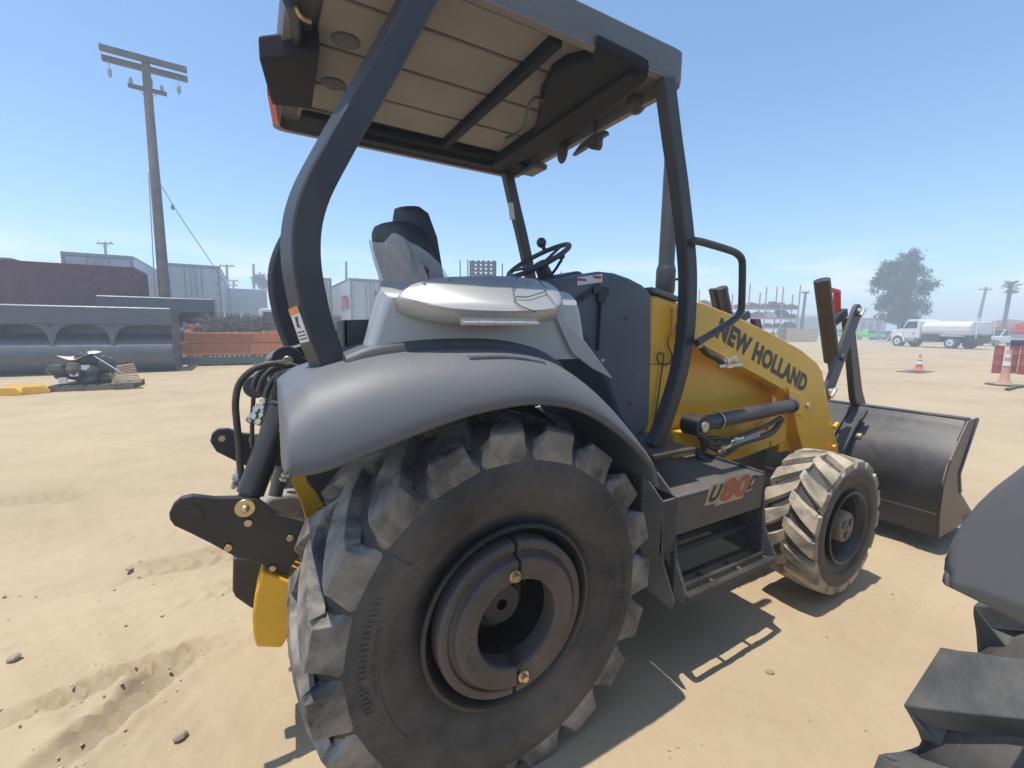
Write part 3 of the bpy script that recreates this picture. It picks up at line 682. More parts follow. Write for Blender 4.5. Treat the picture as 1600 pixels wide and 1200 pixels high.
    m0, m1 = U(929, 180, 0, xm), U(929, 208, 0, xm)
    mm = MB().tube([m0, m1], .009, 8)
    arm = [U(a, b, 0, xm) for a, b in ((893, 243), (905, 226), (925, 210), (944, 203), (946, 209), (936, 215), (935, 228), (931, 234), (922, 233), (917, 228), (905, 236))]
    mm.slab(arm, V((.03, 0, 0)))
    mi = obj('mirror', mm, DARK, T, 30, bevel=.006)
    q = U(879, 238, 0, xm); g = MB().ball(q, .055, 16, (.35, .85, 1.15)); obj('mirror_glass', g, DARK, mi, 60)
    # grab rail beside the step
    hr_ = smooth_path([U(a, b, 1, -.725) for a, b in ((1084, 376), (1100, 379), (1140, 391), (1152, 397), (1159, 406), (1160, 425), (1159, 470), (1157, 487), (1146, 500), (1120, 517), (1098, 530), (1088, 536))], 4)
    obj('grab_rail', MB().tube(hr_, .0175, 12), POST, T, 60)
    # ---------------- loader: arms, cylinders, links, bucket
    YA = -.52
    outl = [(1088, 471), (1100, 474), (1150, 494), (1200, 518), (1250, 545), (1276, 566), (1285, 580), (1291, 612), (1300, 655), (1312, 712), (1258, 712), (1246, 670), (1238, 628), (1222, 606), (1185, 585), (1130, 556), (1095, 536), (1084, 530)]
    ap = YZ(outl, YA)
    for s in (1, -1):
        a = MB().prism(ap, 'y', YA, YA+.11)
        if s < 0: a.mir()
        arm = obj('loader_arm', a, YEL, T, 20, bevel=.006)
        if s > 0:
            BL, BR, TL, TR = (U(x, y, 1, YA) for x, y in ((1117, 527), (1256, 614), (1128, 500), (1266, 594)))
            u = BR-BL; n_ = V((0, -1, 0)); v = u.cross(n_).normalized()*-1
            if v.z < 0: v = -v
            hgt = .5*((TL-BL).dot(v)+(TR-BR).dot(v))
            text('lettering', 'NEW HOLLAND', BL, u, v*hgt*1.15, LETT, arm, .058, 0, .0015, n_, 1.10)
            # lip along the lower edge and a boss at the elbow
            lp = [U(x, y, 1, YA-.004) for x, y in ((1222, 606), (1185, 585), (1130, 556), (1095, 536))]
            e_ = MB()
            for p, q in zip(lp, lp[1:]): e_.bar(p, q, .012, .014)
            obj('arm_edge', e_, YEL, arm, 0, bevel=.003)
            bs = [U(x, y, 1, YA-.012) for x, y in ((1232, 606), (1262, 619), (1270, 640), (1256, 652), (1236, 642))]
            obj('boss_plate', MB().slab(bs, V((0, .012, 0))), YEL, arm, 0, bevel=.004)
            q = U(1261, 634, 1, YA-.012); obj('pin', MB().cyl(q, q+V((0, -.02, 0)), .022, n=14), BRASS, arm, 30, bevel=.003)
            for x, y in ((1303, 668), (1301, 700)):
                q = U(x, y, 1, YA-.01); obj('lug', MB().bar(q, q+V((.04, -.004, .03)), .03, .03), YEL, arm, 0, bevel=.006)
        else:
            pass
    obj('arm_cross_tube', MB().cyl((2.78, -.42, .86), (2.78, .42, .86), .07, n=20), YEL, T, 40)
    # lift cylinder
    for s in (1, -1):
        c0, c1 = U(1086, 664, 1, -.55), U(1243, 632, 1, -.55)
        if s < 0: c0.y, c1.y = -c0.y, -c1.y
        cy = MB().cyl(c0, c0.lerp(c1, .93), .043, n=20); cy.cyl(c0.lerp(c1, .93), c0.lerp(c1, .96), .049, n=20); cy.cyl(c0.lerp(c1, .96), c1, .025, n=14)
        cy.cyl(c0+V((0, -.055*s, 0)), c0+V((0, .055*s, 0)), .06, n=20)
        lc = obj('lift_cylinder', cy, BLK, T, 35, bevel=.004)
        if s > 0:
            obj('pin', MB().cyl(c0+V((0, -.055, 0)), c0+V((0, -.068, 0)), .03, n=16), CHR, lc, 30, bevel=.004)
            obj('clamp', MB().tube([c0.lerp(c1, .19)+V((0, cos(t)*.048, sin(t)*.048)) for t in np.linspace(0, 2*pi, 20)[:-1]], .005, 6, loop=True), CHR, lc, 60)
    hs = [[(1090, 672), (1100, 690), (1125, 702), (1165, 690), (1205, 676), (1222, 655)], [(1095, 680), (1118, 694), (1150, 684), (1200, 664), (1220, 652)],
          [(1095, 540), (1105, 552), (1120, 560), (1128, 566)], [(1062, 735), (1085, 720), (1105, 700), (1120, 690)], [(1045, 738), (1075, 722), (1100, 715), (1130, 712), (1150, 700)], [(1092, 700), (1090, 712), (1100, 718)], [(1100, 705), (1098, 690), (1112, 684), (1135, 686)]]
    for i, h in enumerate(hs):
        tube_part('hydraulic_hose', [U(a, b, 1, -.535-.012*(i % 3)) for a, b in h], .018 if i in (0, 2) else .012, HOSE, T)
    for a, b, c_, d_, m_ in ((1126, 566, 1150, 558, CHR), (1122, 572, 1158, 570, CHR), (1130, 560, 1152, 563, BRASS), (1140, 690, 1160, 684, CHR), (1040, 742, 1064, 734, CHR), (1120, 706, 1140, 696, BRASS)):
        p, q = U(a, b, 1, -.56), U(c_, d_, 1, -.56); f_ = MB().cyl(p, q, .012, n=8); f_.cyl(p.lerp(q, .3), p.lerp(q, .55), .018, n=6); obj('fitting', f_, m_, T, 30)
    lb = [U(a, b, 1, -.545) for a, b in ((1138, 690), (1188, 672), (1186, 686), (1140, 702))]
    obj('torn_tape', MB().slab(lb, V((0, -.003, 0))), mat('tape', (.42, .40, .37), .6, var=.3, scale=40) if 'tape' not in bpy.data.materials else bpy.data.materials['tape'], T, 0)
    # bell-crank links and dump cylinder (right-hand set measured, left-hand set mirrored)
    YL = -.45
    for s in (1, -1):
        def pt(a, b, y): 
            q = U(a, b, 1, y); q.y *= s; return q
        c0, c1 = pt(1284, 437, -.40), pt(1303, 590, -.40)
        d = MB().cyl(c0, c0.lerp(c1, .82), .052, n=20); d.cyl(c0.lerp(c1, .82), c1, .03, n=14)
        dc = obj('dump_cylinder', d, POST, T, 35, bevel=.004)
        gd = MB().bar(c0+V((-.055, -.05*s, -.01)), c0.lerp(c1, .9)+V((-.055, -.05*s, 0)), .03, .05, V((0, 1, 0))); obj('guard', gd, POST, dc, 0, bevel=.004)
        pA, pB, pC = pt(1334, 488, YL), pt(1289, 612, YL), pt(1352, 690, YL+.02)
        def link(p, q, w, t, y):
            d_ = (q-p).normalized(); nn_ = V((d_.z, 0, -d_.x)); o = []
            for c_, sg in ((p, -1), (q, 1)):
                a0 = math.atan2(d_.z*sg, d_.x*sg)
                for i in range(9): an = a0-pi/2+pi*i/8; o.append((c_.x+w*cos(an), c_.z+w*sin(an)))
            return MB().prism(o, 'y', y, y+t)
        lk = obj('tilt_link', link(pA, pB, .062, .028*s, (YL-.03)*s), DARK, T, 30, bevel=.004)
        for q in (pA, pB): obj('pin', MB().cyl(q+V((0, -.03*s, 0)), q+V((0, -.055*s, 0)), .034, n=16).bar(q+V((-.03, -.06*s, -.03)), q+V((.03, -.06*s, .03)), .016, .03), CHR, lk, 30, bevel=.003)
        q = pA.lerp(pB, .57); obj('pin', MB().cyl(q+V((0, -.03*s, 0)), q+V((0, -.05*s, 0)), .028, n=14), DARK, lk, 30)
        pk = pt(1327, 505, YL+.06); pe = pt(1362, 690, YL+.06); pm = pt(1337, 615, YL+.06)
        bars = MB().prism([(pk.x-.055, pk.z+.04), (pk.x+.05, pk.z+.04), (pm.x+.10, pm.z+.02), (pe.x+.06, pe.z), (pe.x-.07, pe.z-.02), (pm.x-.02, pm.z-.05), (pm.x-.055, pm.z+.03)], 'y', (YL+.05)*s, (YL+.10)*s)
        obj('bucket_link', bars, POST, T, 0, bevel=.008)
        hb = MB().bar(c0.lerp(c1, .45), pA+V((0, .06*s, 0)), .05, .07); obj('link_head', hb, POST, T, 0, bevel=.01)
    ind = MB(); a, b = U(1308, 492, 1, -.36), U(1308, 456, 1, -.36); ind.bar(a, b, .03, .045, V((0, 1, 0))); ind.bar(b+V((.03, 0, 0)), b+V((-.11, 0, .012)), .03, .03)
    obj('level_indicator', ind, mat('indicator_red', (.62, .04, .06), .4), T, 0, bevel=.006)
    # bucket, side profile measured on its right-hand plate
    YB = -1.06
    prof = [(3.375, .13), (3.335, .30), (3.325, .50), (3.40, .68), (3.55, .84), (3.66, .93)]
    outer = smooth_path([(x, 0, z) for x, z in prof], 3); inner = [V((q.x+.012, 0, q.z+.006)) for q in outer]
    pl_ = [(q.x, q.z) for q in outer]+[(3.70, .93), (3.69, .915)]+[(q.x, q.z) for q in inner[::-1]]
    bk = MB().prism(pl_, 'y', YB, -YB); bk.prism([(3.372, .128), (4.05, .118), (4.09, .124), (4.05, .136), (3.385, .146)], 'y', YB, -YB)
    bu = obj('bucket', bk, BLK, T, 25)
    for s in (1, -1):
        sp_ = [(3.372, .125), (3.33, .30), (3.322, .50), (3.40, .68), (3.55, .84), (3.655, .935), (3.83, .935), (3.60, .55), (3.66, .42), (4.085, .145), (4.06, .12)]
        pm = MB().prism(sp_, 'y', (YB-.002)*s, (YB-.016)*s); obj('side_plate', pm, BLK, bu, 0, bevel=.003)
        ed = MB().bar((3.83, (YB-.016)*s, .935), (3.60, (YB-.016)*s, .55), .014, .03).bar((3.60, (YB-.016)*s, .55), (3.68, (YB-.016)*s, .40), .014, .03)
        obj('wear_strip', ed, DARK, bu, 0, bevel=.003)
        obj('heel_shoe', MB().box(3.98, 4.12, *sorted(((YB-.01)*s, (YB-.05)*s)), .105, .15), BLK, bu, 0, bevel=.008)
        # brackets on the bucket back with pins
        for k in (.36, .48):
            pb = [(3.30, .62), (3.44, .78), (3.62, .93), (3.58, .80), (3.44, .60), (3.34, .36), (3.26, .34), (3.22, .48)]
            br = obj('pivot_bracket', MB().prism(pb, 'y', -k*s-.011, -k*s+.011), BLK, bu, 0, bevel=.004)
        q = V((3.44, -.50*s, .72)); obj('pin', MB().cyl(q, q+V((0, -.04*s, 0)), .03, n=14), BRASS, bu, 30, bevel=.003)
        q = V((3.27, -.50*s, .45)); obj('pin', MB().cyl(q, q+V((0, -.04*s, 0)), .035, n=14), CHR, bu, 30, bevel=.003)
    tb = MB().box(3.655, 3.75, YB, -YB, .90, .945).prism([(3.52, .80), (3.655, .935), (3.69, .90), (3.56, .79)], 'y', YB, -YB)
    obj('top_rail', tb, BLK, bu, 0, bevel=.005)
    obj('weld_seam', MB().bar((3.333, YB, .30), (3.333, -YB, .30), .012, .012), DARK, bu, 0)
    # ---------------- steps (right-hand set, mirrored for the left)
    for s in (1, -1):
        sb_ = MB().box(.845, 1.495, -.875, -.42, .825, .838); sb_.box(.845, 1.495, -.875, -.863, .660, .825); sb_.box(.845, 1.495, -.60, -.59, .40, .80)
        bx = obj('step_box', sb_ if s > 0 else sb_.mir(), mat('box_grey', (.085, .078, .075), .5, dust=.35, up=.8, dcol=(.30, .25, .2)) if 'box_grey' not in bpy.data.materials else bpy.data.materials['box_grey'], T, 0, bevel=.004)
        for x in (.83, 1.497):
            f = 1 if x < 1 else 0
            pp = [(-.87, .845), (-.42, .86), (-.42, .42), (-.72, .40), (-.955, .385), (-.965, .43), (-.90, .56), (-.885, .66)]
            m = MB().prism(pp, 'x', x, x+.015)
            if f: m.prism([(-.885, .845), (-.70, .99), (-.55, 1.0), (-.55, .86)], 'x', x-.012, x-.001); m.prism([(-.872, .84), (-.72, .96), (-.70, .80), (-.74, .42), (-.955, .385), (-.965, .43), (-.90, .56), (-.885, .66)], 'x', x-.075, x-.068).box(x-.075, x, -.885, -.87, .60, .84)
            obj('step_side_plate', m if s > 0 else m.mir(), GRIT, T, 0, bevel=.004)
        tr = MB()
        for y in (-.955, -.895, -.835): tr.box(.85, 1.495, y-.013, y+.013, .400, .425)
        for x in (.853, 1.06, 1.27, 1.485): tr.box(x-.008, x+.008, -.955, -.835, .398, .418)
        for y in (-.955, -.895, -.835):
            for i in range(44): tr.box(.86+i*.0145, .867+i*.0145, y-.013, y+.013, .425, .431)
        td = obj('step_tread', tr if s > 0 else tr.mir(), GRIT, T, 0)
        t2 = MB()
        for y in (-.80, -.75, -.70, -.65): t2.box(.85, 1.495, y-.012, y+.012, .52+(y+.80)*.4, .545+(y+.80)*.4)
        obj('step_tread', t2 if s > 0 else t2.mir(), GRIT, T, 0, bevel=.003)
        if s > 0:
            q = V((.92, -.8752, .71))
            K = [('U', .0, .055, .085, DECB), ('8', .065, .085, .10, DECO), ('0', .155, .085, .10, DECO), ('D', .252, .05, .07, DECB)]
            q0 = U(1102, 789, 1, -.8755); q1 = U(1176, 768, 1, -.8755); uu = V((1, 0, 0)); L_ = (q1-q0).x
            z0 = max(q0.z, .682)
            pl2 = [V((q0.x+a*L_, -.8755, z0+b)) for a, b in ((-.02, -.005), (.20, -.005), (.20, -.02), (.78, -.02), (.80, .005), (.98, .005), (1.08, .085), (.90, .085), (.92, .108), (.36, .108), (.33, .092), (.08, .092))]
            dc = obj('model_decal', MB().slab(pl2, V((0, -.0006, 0))), mat('decal_cream', (.55, .45, .28), .5), bx, 0)
            for ch, a, w, h, m_, dz in (('U', .02, .20, .075, DECB, .006), ('8', .25, .29, .105, mat('decal_red', (.50, .12, .06), .5), -.010), ('0', .54, .30, .105, bpy.data.materials['decal_red'] if 'decal_red' in bpy.data.materials else DECO, -.010), ('D', .84, .17, .065, DECB, .014)):
                text('lettering', ch, V((q0.x+a*L_, -.8765, z0+dz)), V((w*L_, 0, 0)), V((.045, 0, h)), m_, dc, .05, .0, .001, V((0, -1, 0)))
    # ---------------- rear linkage
    YP = -.44
    plate = [(264, 802), (270, 789), (282, 779), (300, 775), (335, 779), (372, 778), (402, 780), (432, 803), (475, 815), (478, 850), (447, 900), (422, 888), (392, 876), (370, 872), (330, 850), (298, 834), (272, 822), (265, 812)]
    a = MB().slab([U(x, y, 1, YP) for x, y in plate], V((0, .03, 0))); ra = obj('drop_arm', a, BLK, T, 0, bevel=.004)
    q = U(296, 806, 1, YP); obj('eye', MB().lathe([(.026, -.006), (.036, -.006), (.036, .0), (.018, .0), (.018, -.004)], q, 24), BLK, ra, 40)
    for x, y, r in ((383, 793, .03), (388, 816, .014), (357, 855, .013), (453, 840, .012), (426, 887, .012)):
        q = U(x, y, 1, YP); b = MB().cyl(q+V((0, .0, 0)), q+V((0, -.010, 0)), r, n=20 if r > .02 else 6)
        if r > .02: b.ball(q+V((0, -.012, 0)), .014, 10)
        obj('bolt', b, BRASS, ra, 30, bevel=.002)
    sh = [U(x, y, 1, -.36) for x, y in ((364, 872), (363, 925), (368, 935), (394, 953), (420, 945), (440, 880))]
    obj('shank', MB().slab(sh, V((0, .05, 0))), BLK, T, 0, bevel=.01)
    p = [(409, 893), (398, 930), (394, 965), (396, 995), (400, 1012), (440, 1013), (470, 960), (470, 915)]
    obj('counterweight', MB().slab([U(x, y, 1, -.46) for x, y in p], V((.02, .25, .0))), YEL, T, 0, bevel=.008)
    far = [(328, 690), (331, 678), (340, 671), (356, 670), (375, 677), (402, 680), (440, 690), (440, 745), (400, 735), (370, 722), (338, 706)]
    fa_ = obj('drop_arm', MB().slab([U(x, y, 1, .02) for x, y in far], V((0, .03, 0))), BLK, T, 0, bevel=.004)
    for x, y, r in ((398, 686, .022), (347, 685, .012)):
        q = U(x, y, 1, .02); obj('bolt', MB().cyl(q, q+V((0, -.01, 0)), r, n=14), BRASS, fa_, 30)
    # lift cylinders of the linkage
    c0, c1 = U(383, 792, 1, -.40), U(457, 600, 1, -.33)
    cy = MB().cyl(c0, c0.lerp(c1, .12), .034, n=16); cy.cyl(c0.lerp(c1, .10), c0.lerp(c1, .80), .043, n=24); cy.cyl(c0.lerp(c1, .80), c0.lerp(c1, .83), .047, n=24)
    hc = obj('hitch_cylinder', cy, BLK, T, 35, bevel=.003)
    obj('rod', MB().cyl(c0.lerp(c1, .80), c1, .020, n=16), CHR, hc, 40)
    for w, off in ((.062, -.05), (.058, .05)):
        pp = [(c1.x+w*cos(t), c1.z+w*sin(t)) for t in np.linspace(.2, pi+.2, 12)]+[(c1.x-.03, c1.z-.10), (c1.x+.26, c1.z-.16), (c1.x+.22, c1.z-.05)]
        obj('ear_plate', MB().prism(pp, 'y', c1.y+off-.01, c1.y+off+.01), BLK, T, 0, bevel=.004)
    obj('pin', MB().cyl(c1+V((0, -.075, 0)), c1+V((0, .08, 0)), .022, n=16).cyl(c1+V((0, -.064, 0)), c1+V((0, -.060, 0)), .034, n=16), BRASS, T, 30, bevel=.003)
    d0, d1 = U(412, 720, 1, -.05), U(448, 562, 1, .0)
    d = MB().cyl(d0, d0.lerp(d1, .75), .04, n=20); hc2 = obj('hitch_cylinder', d, BLK, T, 35, bevel=.003)
    obj('rod', MB().cyl(d0.lerp(d1, .7), d1, .02, n=14), CHR, hc2, 40)
    pp = [(d1.x+.06*cos(t), d1.z+.06*sin(t)) for t in np.linspace(.2, pi+.2, 12)]+[(d1.x-.03, d1.z-.10), (d1.x+.26, d1.z-.16), (d1.x+.22, d1.z-.05)]
    obj('ear_plate', MB().prism(pp, 'y', d1.y-.06, d1.y-.04), BLK, T, 0, bevel=.004)
    obj('pin', MB().cyl(d1+V((0, -.075, 0)), d1+V((0, .04, 0)), .02, n=14), BRASS, T, 30, bevel=.003)
    q = U(400, 602, 1, -.10); obj('roller', MB().cyl(q+V((0, -.05, 0)), q+V((0, .05, 0)), .045, n=20), DARK, T, 35, bevel=.006)
    for i, (pts_, r) in enumerate((([(380, 762), (375, 725), (374, 700), (370, 660), (368, 630), (373, 602), (388, 583), (408, 572), (430, 568), (450, 572)], .011),
                     ([(404, 612), (412, 590), (430, 574), (452, 570), (475, 578), (495, 590)], .010), ([(396, 606), (402, 588), (420, 572), (438, 566), (455, 568)], .010),
                     ([(412, 640), (418, 610), (432, 588), (448, 580)], .011), ([(394, 700), (394, 660), (396, 620)], .008), ([(447, 790), (440, 770), (441, 752), (446, 738)], .004))):
        tube_part('hydraulic_hose', [U(a, b, 1, -.34+.05*i) for a, b in pts_], r, HOSE, T)
    for a, b, c_, d_ in ((368, 752, 376, 730), (362, 756, 380, 762), (395, 656, 404, 632), (402, 664, 412, 640), (388, 660, 398, 648), (408, 640, 414, 622), (444, 752, 446, 738)):
        p, q = U(a, b, 1, -.30), U(c_, d_, 1, -.30); f_ = MB().cyl(p, q, .010, n=8); f_.cyl(p.lerp(q, .1), p.lerp(q, .4), .017, n=6); f_.cyl(p.lerp(q, .6), p.lerp(q, .8), .014, n=6); obj('fitting', f_, CHR, T, 30)
    b_ = [U(x, y, 1, -.22) for x, y in ((406, 790), (420, 775), (455, 770), (482, 772), (488, 790), (470, 805), (435, 810))]
    obj('hose_sleeve', MB().slab(b_, V((0, .08, .0))), mat('sleeve_grey', (.30, .295, .28), .6, dust=.3) if 'sleeve_grey' not in bpy.data.materials else bpy.data.materials['sleeve_grey'], T, 0, bevel=.02, seg=3)
    y_ = [U(x, y, 1, -.30) for x, y in ((452, 735), (520, 735), (560, 700), (560, 800), (478, 812), (470, 785), (460, 765))]
    obj('frame_plate', MB().slab(y_, V((0, .03, .0))), YEL, T, 0, bevel=.005)
    q = U(500, 742, 1, -.34); obj('brake_canister', MB().cyl(q+V((0, -.03, 0)), q+V((0, .06, 0)), .05, n=24), DARK, T, 35, bevel=.006)
    m = MB().cyl(U(430, 775, 1, -.26), U(440, 730, 1, -.24), .024, n=14); obj('hose_sleeve', m, DARK, T, 40)
    return T
TR1 = loader_tractor()
def flatten(root):
    for a in list(root.children):
        for b in list(a.children):
            for c in list(b.children_recursive): c.parent = a
flatten(TR1)
TR2 = copy_tree(TR1)
TR2.location = (.49, -2.885, 0); TR2.rotation_euler = (0, 0, rad(-15))
tag(TR2, 'second loader tractor cut off by the photo edge, only grey fender and tyre showing', 'tractor')
for o in TR2.children:
    if o.name.startswith('fender') and o.scale.y < 0: o.scale = (1, -1, 1.32); o.location = (-.085, -.175, -.325)
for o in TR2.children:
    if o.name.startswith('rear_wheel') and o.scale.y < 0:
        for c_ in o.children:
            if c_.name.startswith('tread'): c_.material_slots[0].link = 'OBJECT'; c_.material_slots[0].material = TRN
        ph = rad(7); o.rotation_euler = (0, ph, 0); o.location = (-.602*sin(ph), 0, .602*(1-cos(ph)))
# ================================================================ yard: things behind
GALV = mat('galvanised', (.33, .35, .36), .45, metal=.4, var=.15, dust=.2)
DGREY = mat('bucket_grey', (.085, .092, .108), .33, var=.10, dust=.2, up=.9, dcol=(.35, .32, .28))
MARO = mat('maroon_steel', (.125, .030, .040), .55, var=.2, dust=.25, dcol=(.32, .25, .22))
TRW = mat('trailer_white', (.62, .64, .66), .5, var=.05, dust=.2, dcol=(.45, .42, .38))
TRG = mat('trailer_grey', (.47, .51, .54), .5, var=.06, dust=.15)
ORA = mat('orange_paint', (.75, .24, .05), .5, var=.15, dust=.2)
ORD = mat('orange_slat', (.50, .15, .03), .5, var=.2, dust=.2)
GRN = mat('green_frame', (.05, .10, .085), .6, var=.2, dust=.3)
WOODP = mat('grey_wood', (.20, .165, .13), .8, var=.25, scale=2, bump=.4)
WOODN = mat('new_wood', (.52, .38, .22), .7, var=.18, scale=8)
RUST = mat('rusty_steel', (.16, .10, .075), .7, var=.4, scale=9)
REDP = mat('red_paint', (.36, .055, .05), .5, var=.15, dust=.25)
GLASS = mat('dark_glass', (.03, .04, .05), .1, var=.05)
LIME = mat('lime_paint', (.20, .55, .06), .4, var=.08)
TAN = mat('tan_stucco', (.42, .35, .26), .85, var=.08)
CONE = mat('cone_orange', (.80, .16, .06), .55, var=.08, dust=.2)
BLKR = mat('black_base', (.04, .04, .04), .7, dust=.5)
LETR = mat('letter_red', (.55, .06, .06), .5); LETB = mat('letter_black', (.06, .06, .07), .5)

def big_bucket(name, label, x0, x1, y, z0, ztop, ribs, ):
    t = thing(name, label, 'bucket', ((x0+x1)/2, y, 0), 0, 'large loader buckets stored in the yard'); ox = (x0+x1)/2
    h = ztop-z0
    def pf(pts): return [(b, z0+a*h) for a, b in [(p[1], p[0]) for p in pts]]
    belly = [(.50, .0), (.28, .02), (.04, .09), (-.10, .18), (-.14, .28), (-.10, .38), (.02, .46), (.22, .51), (.50, .53), (.75, .58), (.75, .98), (1.6, .98), (1.7, .0)]
    obj('shell', MB().prism(pf(belly), 'x', x0-ox, x1-ox), DGREY, t, 30)
    rail = [(.02, .72), (.0, .74), (.0, .985), (.05, 1.0), (.75, 1.0), (.75, .93), (.55, .72)]
    obj('top_rail', MB().prism(pf(rail), 'x', x0-ox-.02, x1-ox+.02), DGREY, t, 0, bevel=.02)
    for x in ribs:
        g = [(.03, .72), (.75, .72), (.75, .56), (.10, .38), (-.06, .40), (-.02, .66)]
        obj('gusset', MB().prism(pf(g), 'x', x-ox-.05, x-ox+.05), DGREY, t, 0, bevel=.01)
        k = MB()
        for sg in (-1, 1): k.slab([(x-ox+sg*.05, -.01, z0+.725*h), (x-ox+sg*.05, -.01, z0+.47*h), (x-ox+sg*.12, -.0, z0+.60*h), (x-ox+sg*.24, .0, z0+.68*h), (x-ox+sg*.46, .0, z0+.725*h)], V((0, .03, 0)))
        obj('gusset_flare', k, DGREY, t, 0)
        obj('ear', MB().cyl((x-ox-.09, .03, z0+.19*h), (x-ox+.09, .03, z0+.19*h), .05, n=12), DGREY, t)
    for x in (x0-ox-.03, x1-ox): obj('side_plate', MB().prism(pf([(.34, -.01), (.10, .02), (-.01, .15), (-.02, .32), (.02, .47), (.0, 1.0), (1.6, 1.0), (1.9, 0)]), 'x', x, x+.03), DGREY, t, 0)
    return t
big_bucket('loader_bucket', 'very wide dark grey loader bucket with scalloped back, resting on the dirt', -8.9, -2.93, 15.75, .03, 2.03, (-7.05, -5.72, -4.38))
big_bucket('loader_bucket', 'grey bucket stacked higher behind the wide front bucket, below the wooden pole', -5.35, -1.95, 18.9, .55, 2.50, (-4.25, -3.3))
sk = thing('timber_stack', 'timber blocks propping up the rear grey bucket', 'timber', (-3.6, 19.6, 0))
for i in range(3):
    for j in range(2): obj('block', MB().box(-1.6+i*1.4, -1.3+i*1.4, -.5, .5, j*.27, j*.27+.26), WOODP, sk, 0, bevel=.01)

# pallet of parts and slats
pc = (G(85, 612)+G(208, 606))/2
pl = thing('pallet', 'wooden pallet lying before the wide bucket, loaded with scrap', 'pallet', (pc.x, pc.y+.35, 0), -.06)
for i in range(7): obj('plank', MB().box(-.72+i*.22, -.72+i*.22+.15, -.5, .5, .11, .135), WOODP, pl, 0)
for y in (-.48, 0, .42): obj('stringer', MB().box(-.72, .75, y, y+.06, 0, .11), WOODP, pl, 0)
jp = thing('scrap_heap', 'black rubber and steel scrap piled on the pallet', 'scrap', (pc.x-.15, pc.y+.35, .135))
for i in range(34):
    a = rng.uniform(-.5, .4); b = rng.uniform(-.40, .38); c = rng.uniform(.05, .50*(1-.8*abs(a))); r = rng.uniform(.10, .19)
    obj('lump', MB().ball((a, b, c), r, 8, (rng.uniform(.7, 1.4), 1, rng.uniform(.5, .9))), BLK if i % 3 else BLKR, jp, 30)
for i in range(3): obj('carton', MB().box(-.42+i*.2, -.28+i*.2, -.46, -.40, .05+.1*i, .13+.1*i), TRW, jp, 0)
obj('sheet', MB().rings([[(x, -.42, .47+.05*sin(x*9)), (x, .2, .50+.05*sin(x*7+1))] for x in np.linspace(-.42, .22, 12)], False, False), mat('cream_sheet', (.62, .55, .44), .7), jp, 40)
jp.scale = (1, 1, 1.35)
obj('strap', MB().bar((.22, -.42, .48), (.80, -.48, .10), .04, .006), DECW, jp, 0)
sb = thing('lath_bundle', 'fanned bundle of pale wood laths on the right end of the pallet', 'laths', (pc.x+.62, pc.y+.30, .135))
sb.scale = (1, 1, 1.4)
for i in range(9): obj('lath', MB().bar((-.28+.012*i, -.50+.02*i, .015+i*.033), (.26-.02*i, -.46+.03*i, .02+i*.036), .09, .02), WOODN, sb, 0)
for n_, (a, b) in enumerate(((24, 616), (56, 614))):
    q = G(a, b); m = MB().prism([(-.22, 0), (.22, 0), (.22, .07), (.10, .17), (-.18, .17), (-.22, .10)], 'y', -.2, .2).xf(Matrix.Rotation(.5*n_-.2, 4, 'Z'))
    tag(obj('wheel_chock', m, YEL, None, 0, bevel=.015), ['duller yellow chock block nearest the photo edge, on the dirt', 'bright yellow chock block lying nearer the pallet'][n_], 'chock', 'yellow chock blocks').location = (q.x, q.y, 0)

# orange panels
def orange_stack():
    t = thing('steel_rack_stack', 'stack of orange steel panels with vertical slats, beside the wide bucket', 'steel panels', (-1.15, 17.6, 0))
    L0, L1 = -1.75, 2.5
    for k, (z, h, dx) in enumerate(((.42, .40, 0), (.84, .36, .12))):
        for zz in (z, z+h): obj('rail', MB().box(L0+dx, L1+dx, -.035, .035, zz-.035, zz+.035), ORA, t, 0, bevel=.006)
        n = 56
        for i in range(n):
            x = L0+dx+(L1-L0)*(i+.5)/n; obj('slat', MB().box(x-.026, x+.026, -.02, .012, z+.035, z+h-.035), ORD if i < 28 else ORA, t, 0)
        obj('backing', MB().box(L0+dx, L1+dx, .06, .9, z-.02, z+h-.02), ORD, t, 0)
    for a, b in (((-1.6, .0, 1.24), (-1.2, .3, 1.52)), ((-1.5, .1, 1.46), (-.4, .4, 1.42)), ((.9, 0, 1.26), (2.6, .3, 1.42)), ((1.0, .2, 1.40), (2.6, .3, 1.46)), ((-1.7, .4, 1.47), (.2, .6, 1.40))):
        obj('bar', MB().bar(a, b, .06, .06), ORA, t, 0)
    return t
orange_stack()
gb = thing('steel_skid', 'dark green low steel skid carrying the orange panels', 'skid', (-1.15, 17.6, 0))
obj('beam', MB().box(-1.75, 2.5, -.10, .0, .06, .36), GRN, gb, 0, bevel=.01); obj('beam', MB().box(-1.75, 2.5, .8, .9, .06, .36), GRN, gb, 0, bevel=.01)
for i in range(24): 
    if rng.random() < .7: obj('clip', MB().box(-1.4+i*.15, -1.34+i*.15, -.115, -.10, .33, .37), DECW, gb, 0)
for x in (-1.6, -.9, .4, 1.6): obj('block', MB().box(x, x+.3, -.2, .95, 0, .06), WOODP, gb, 0)
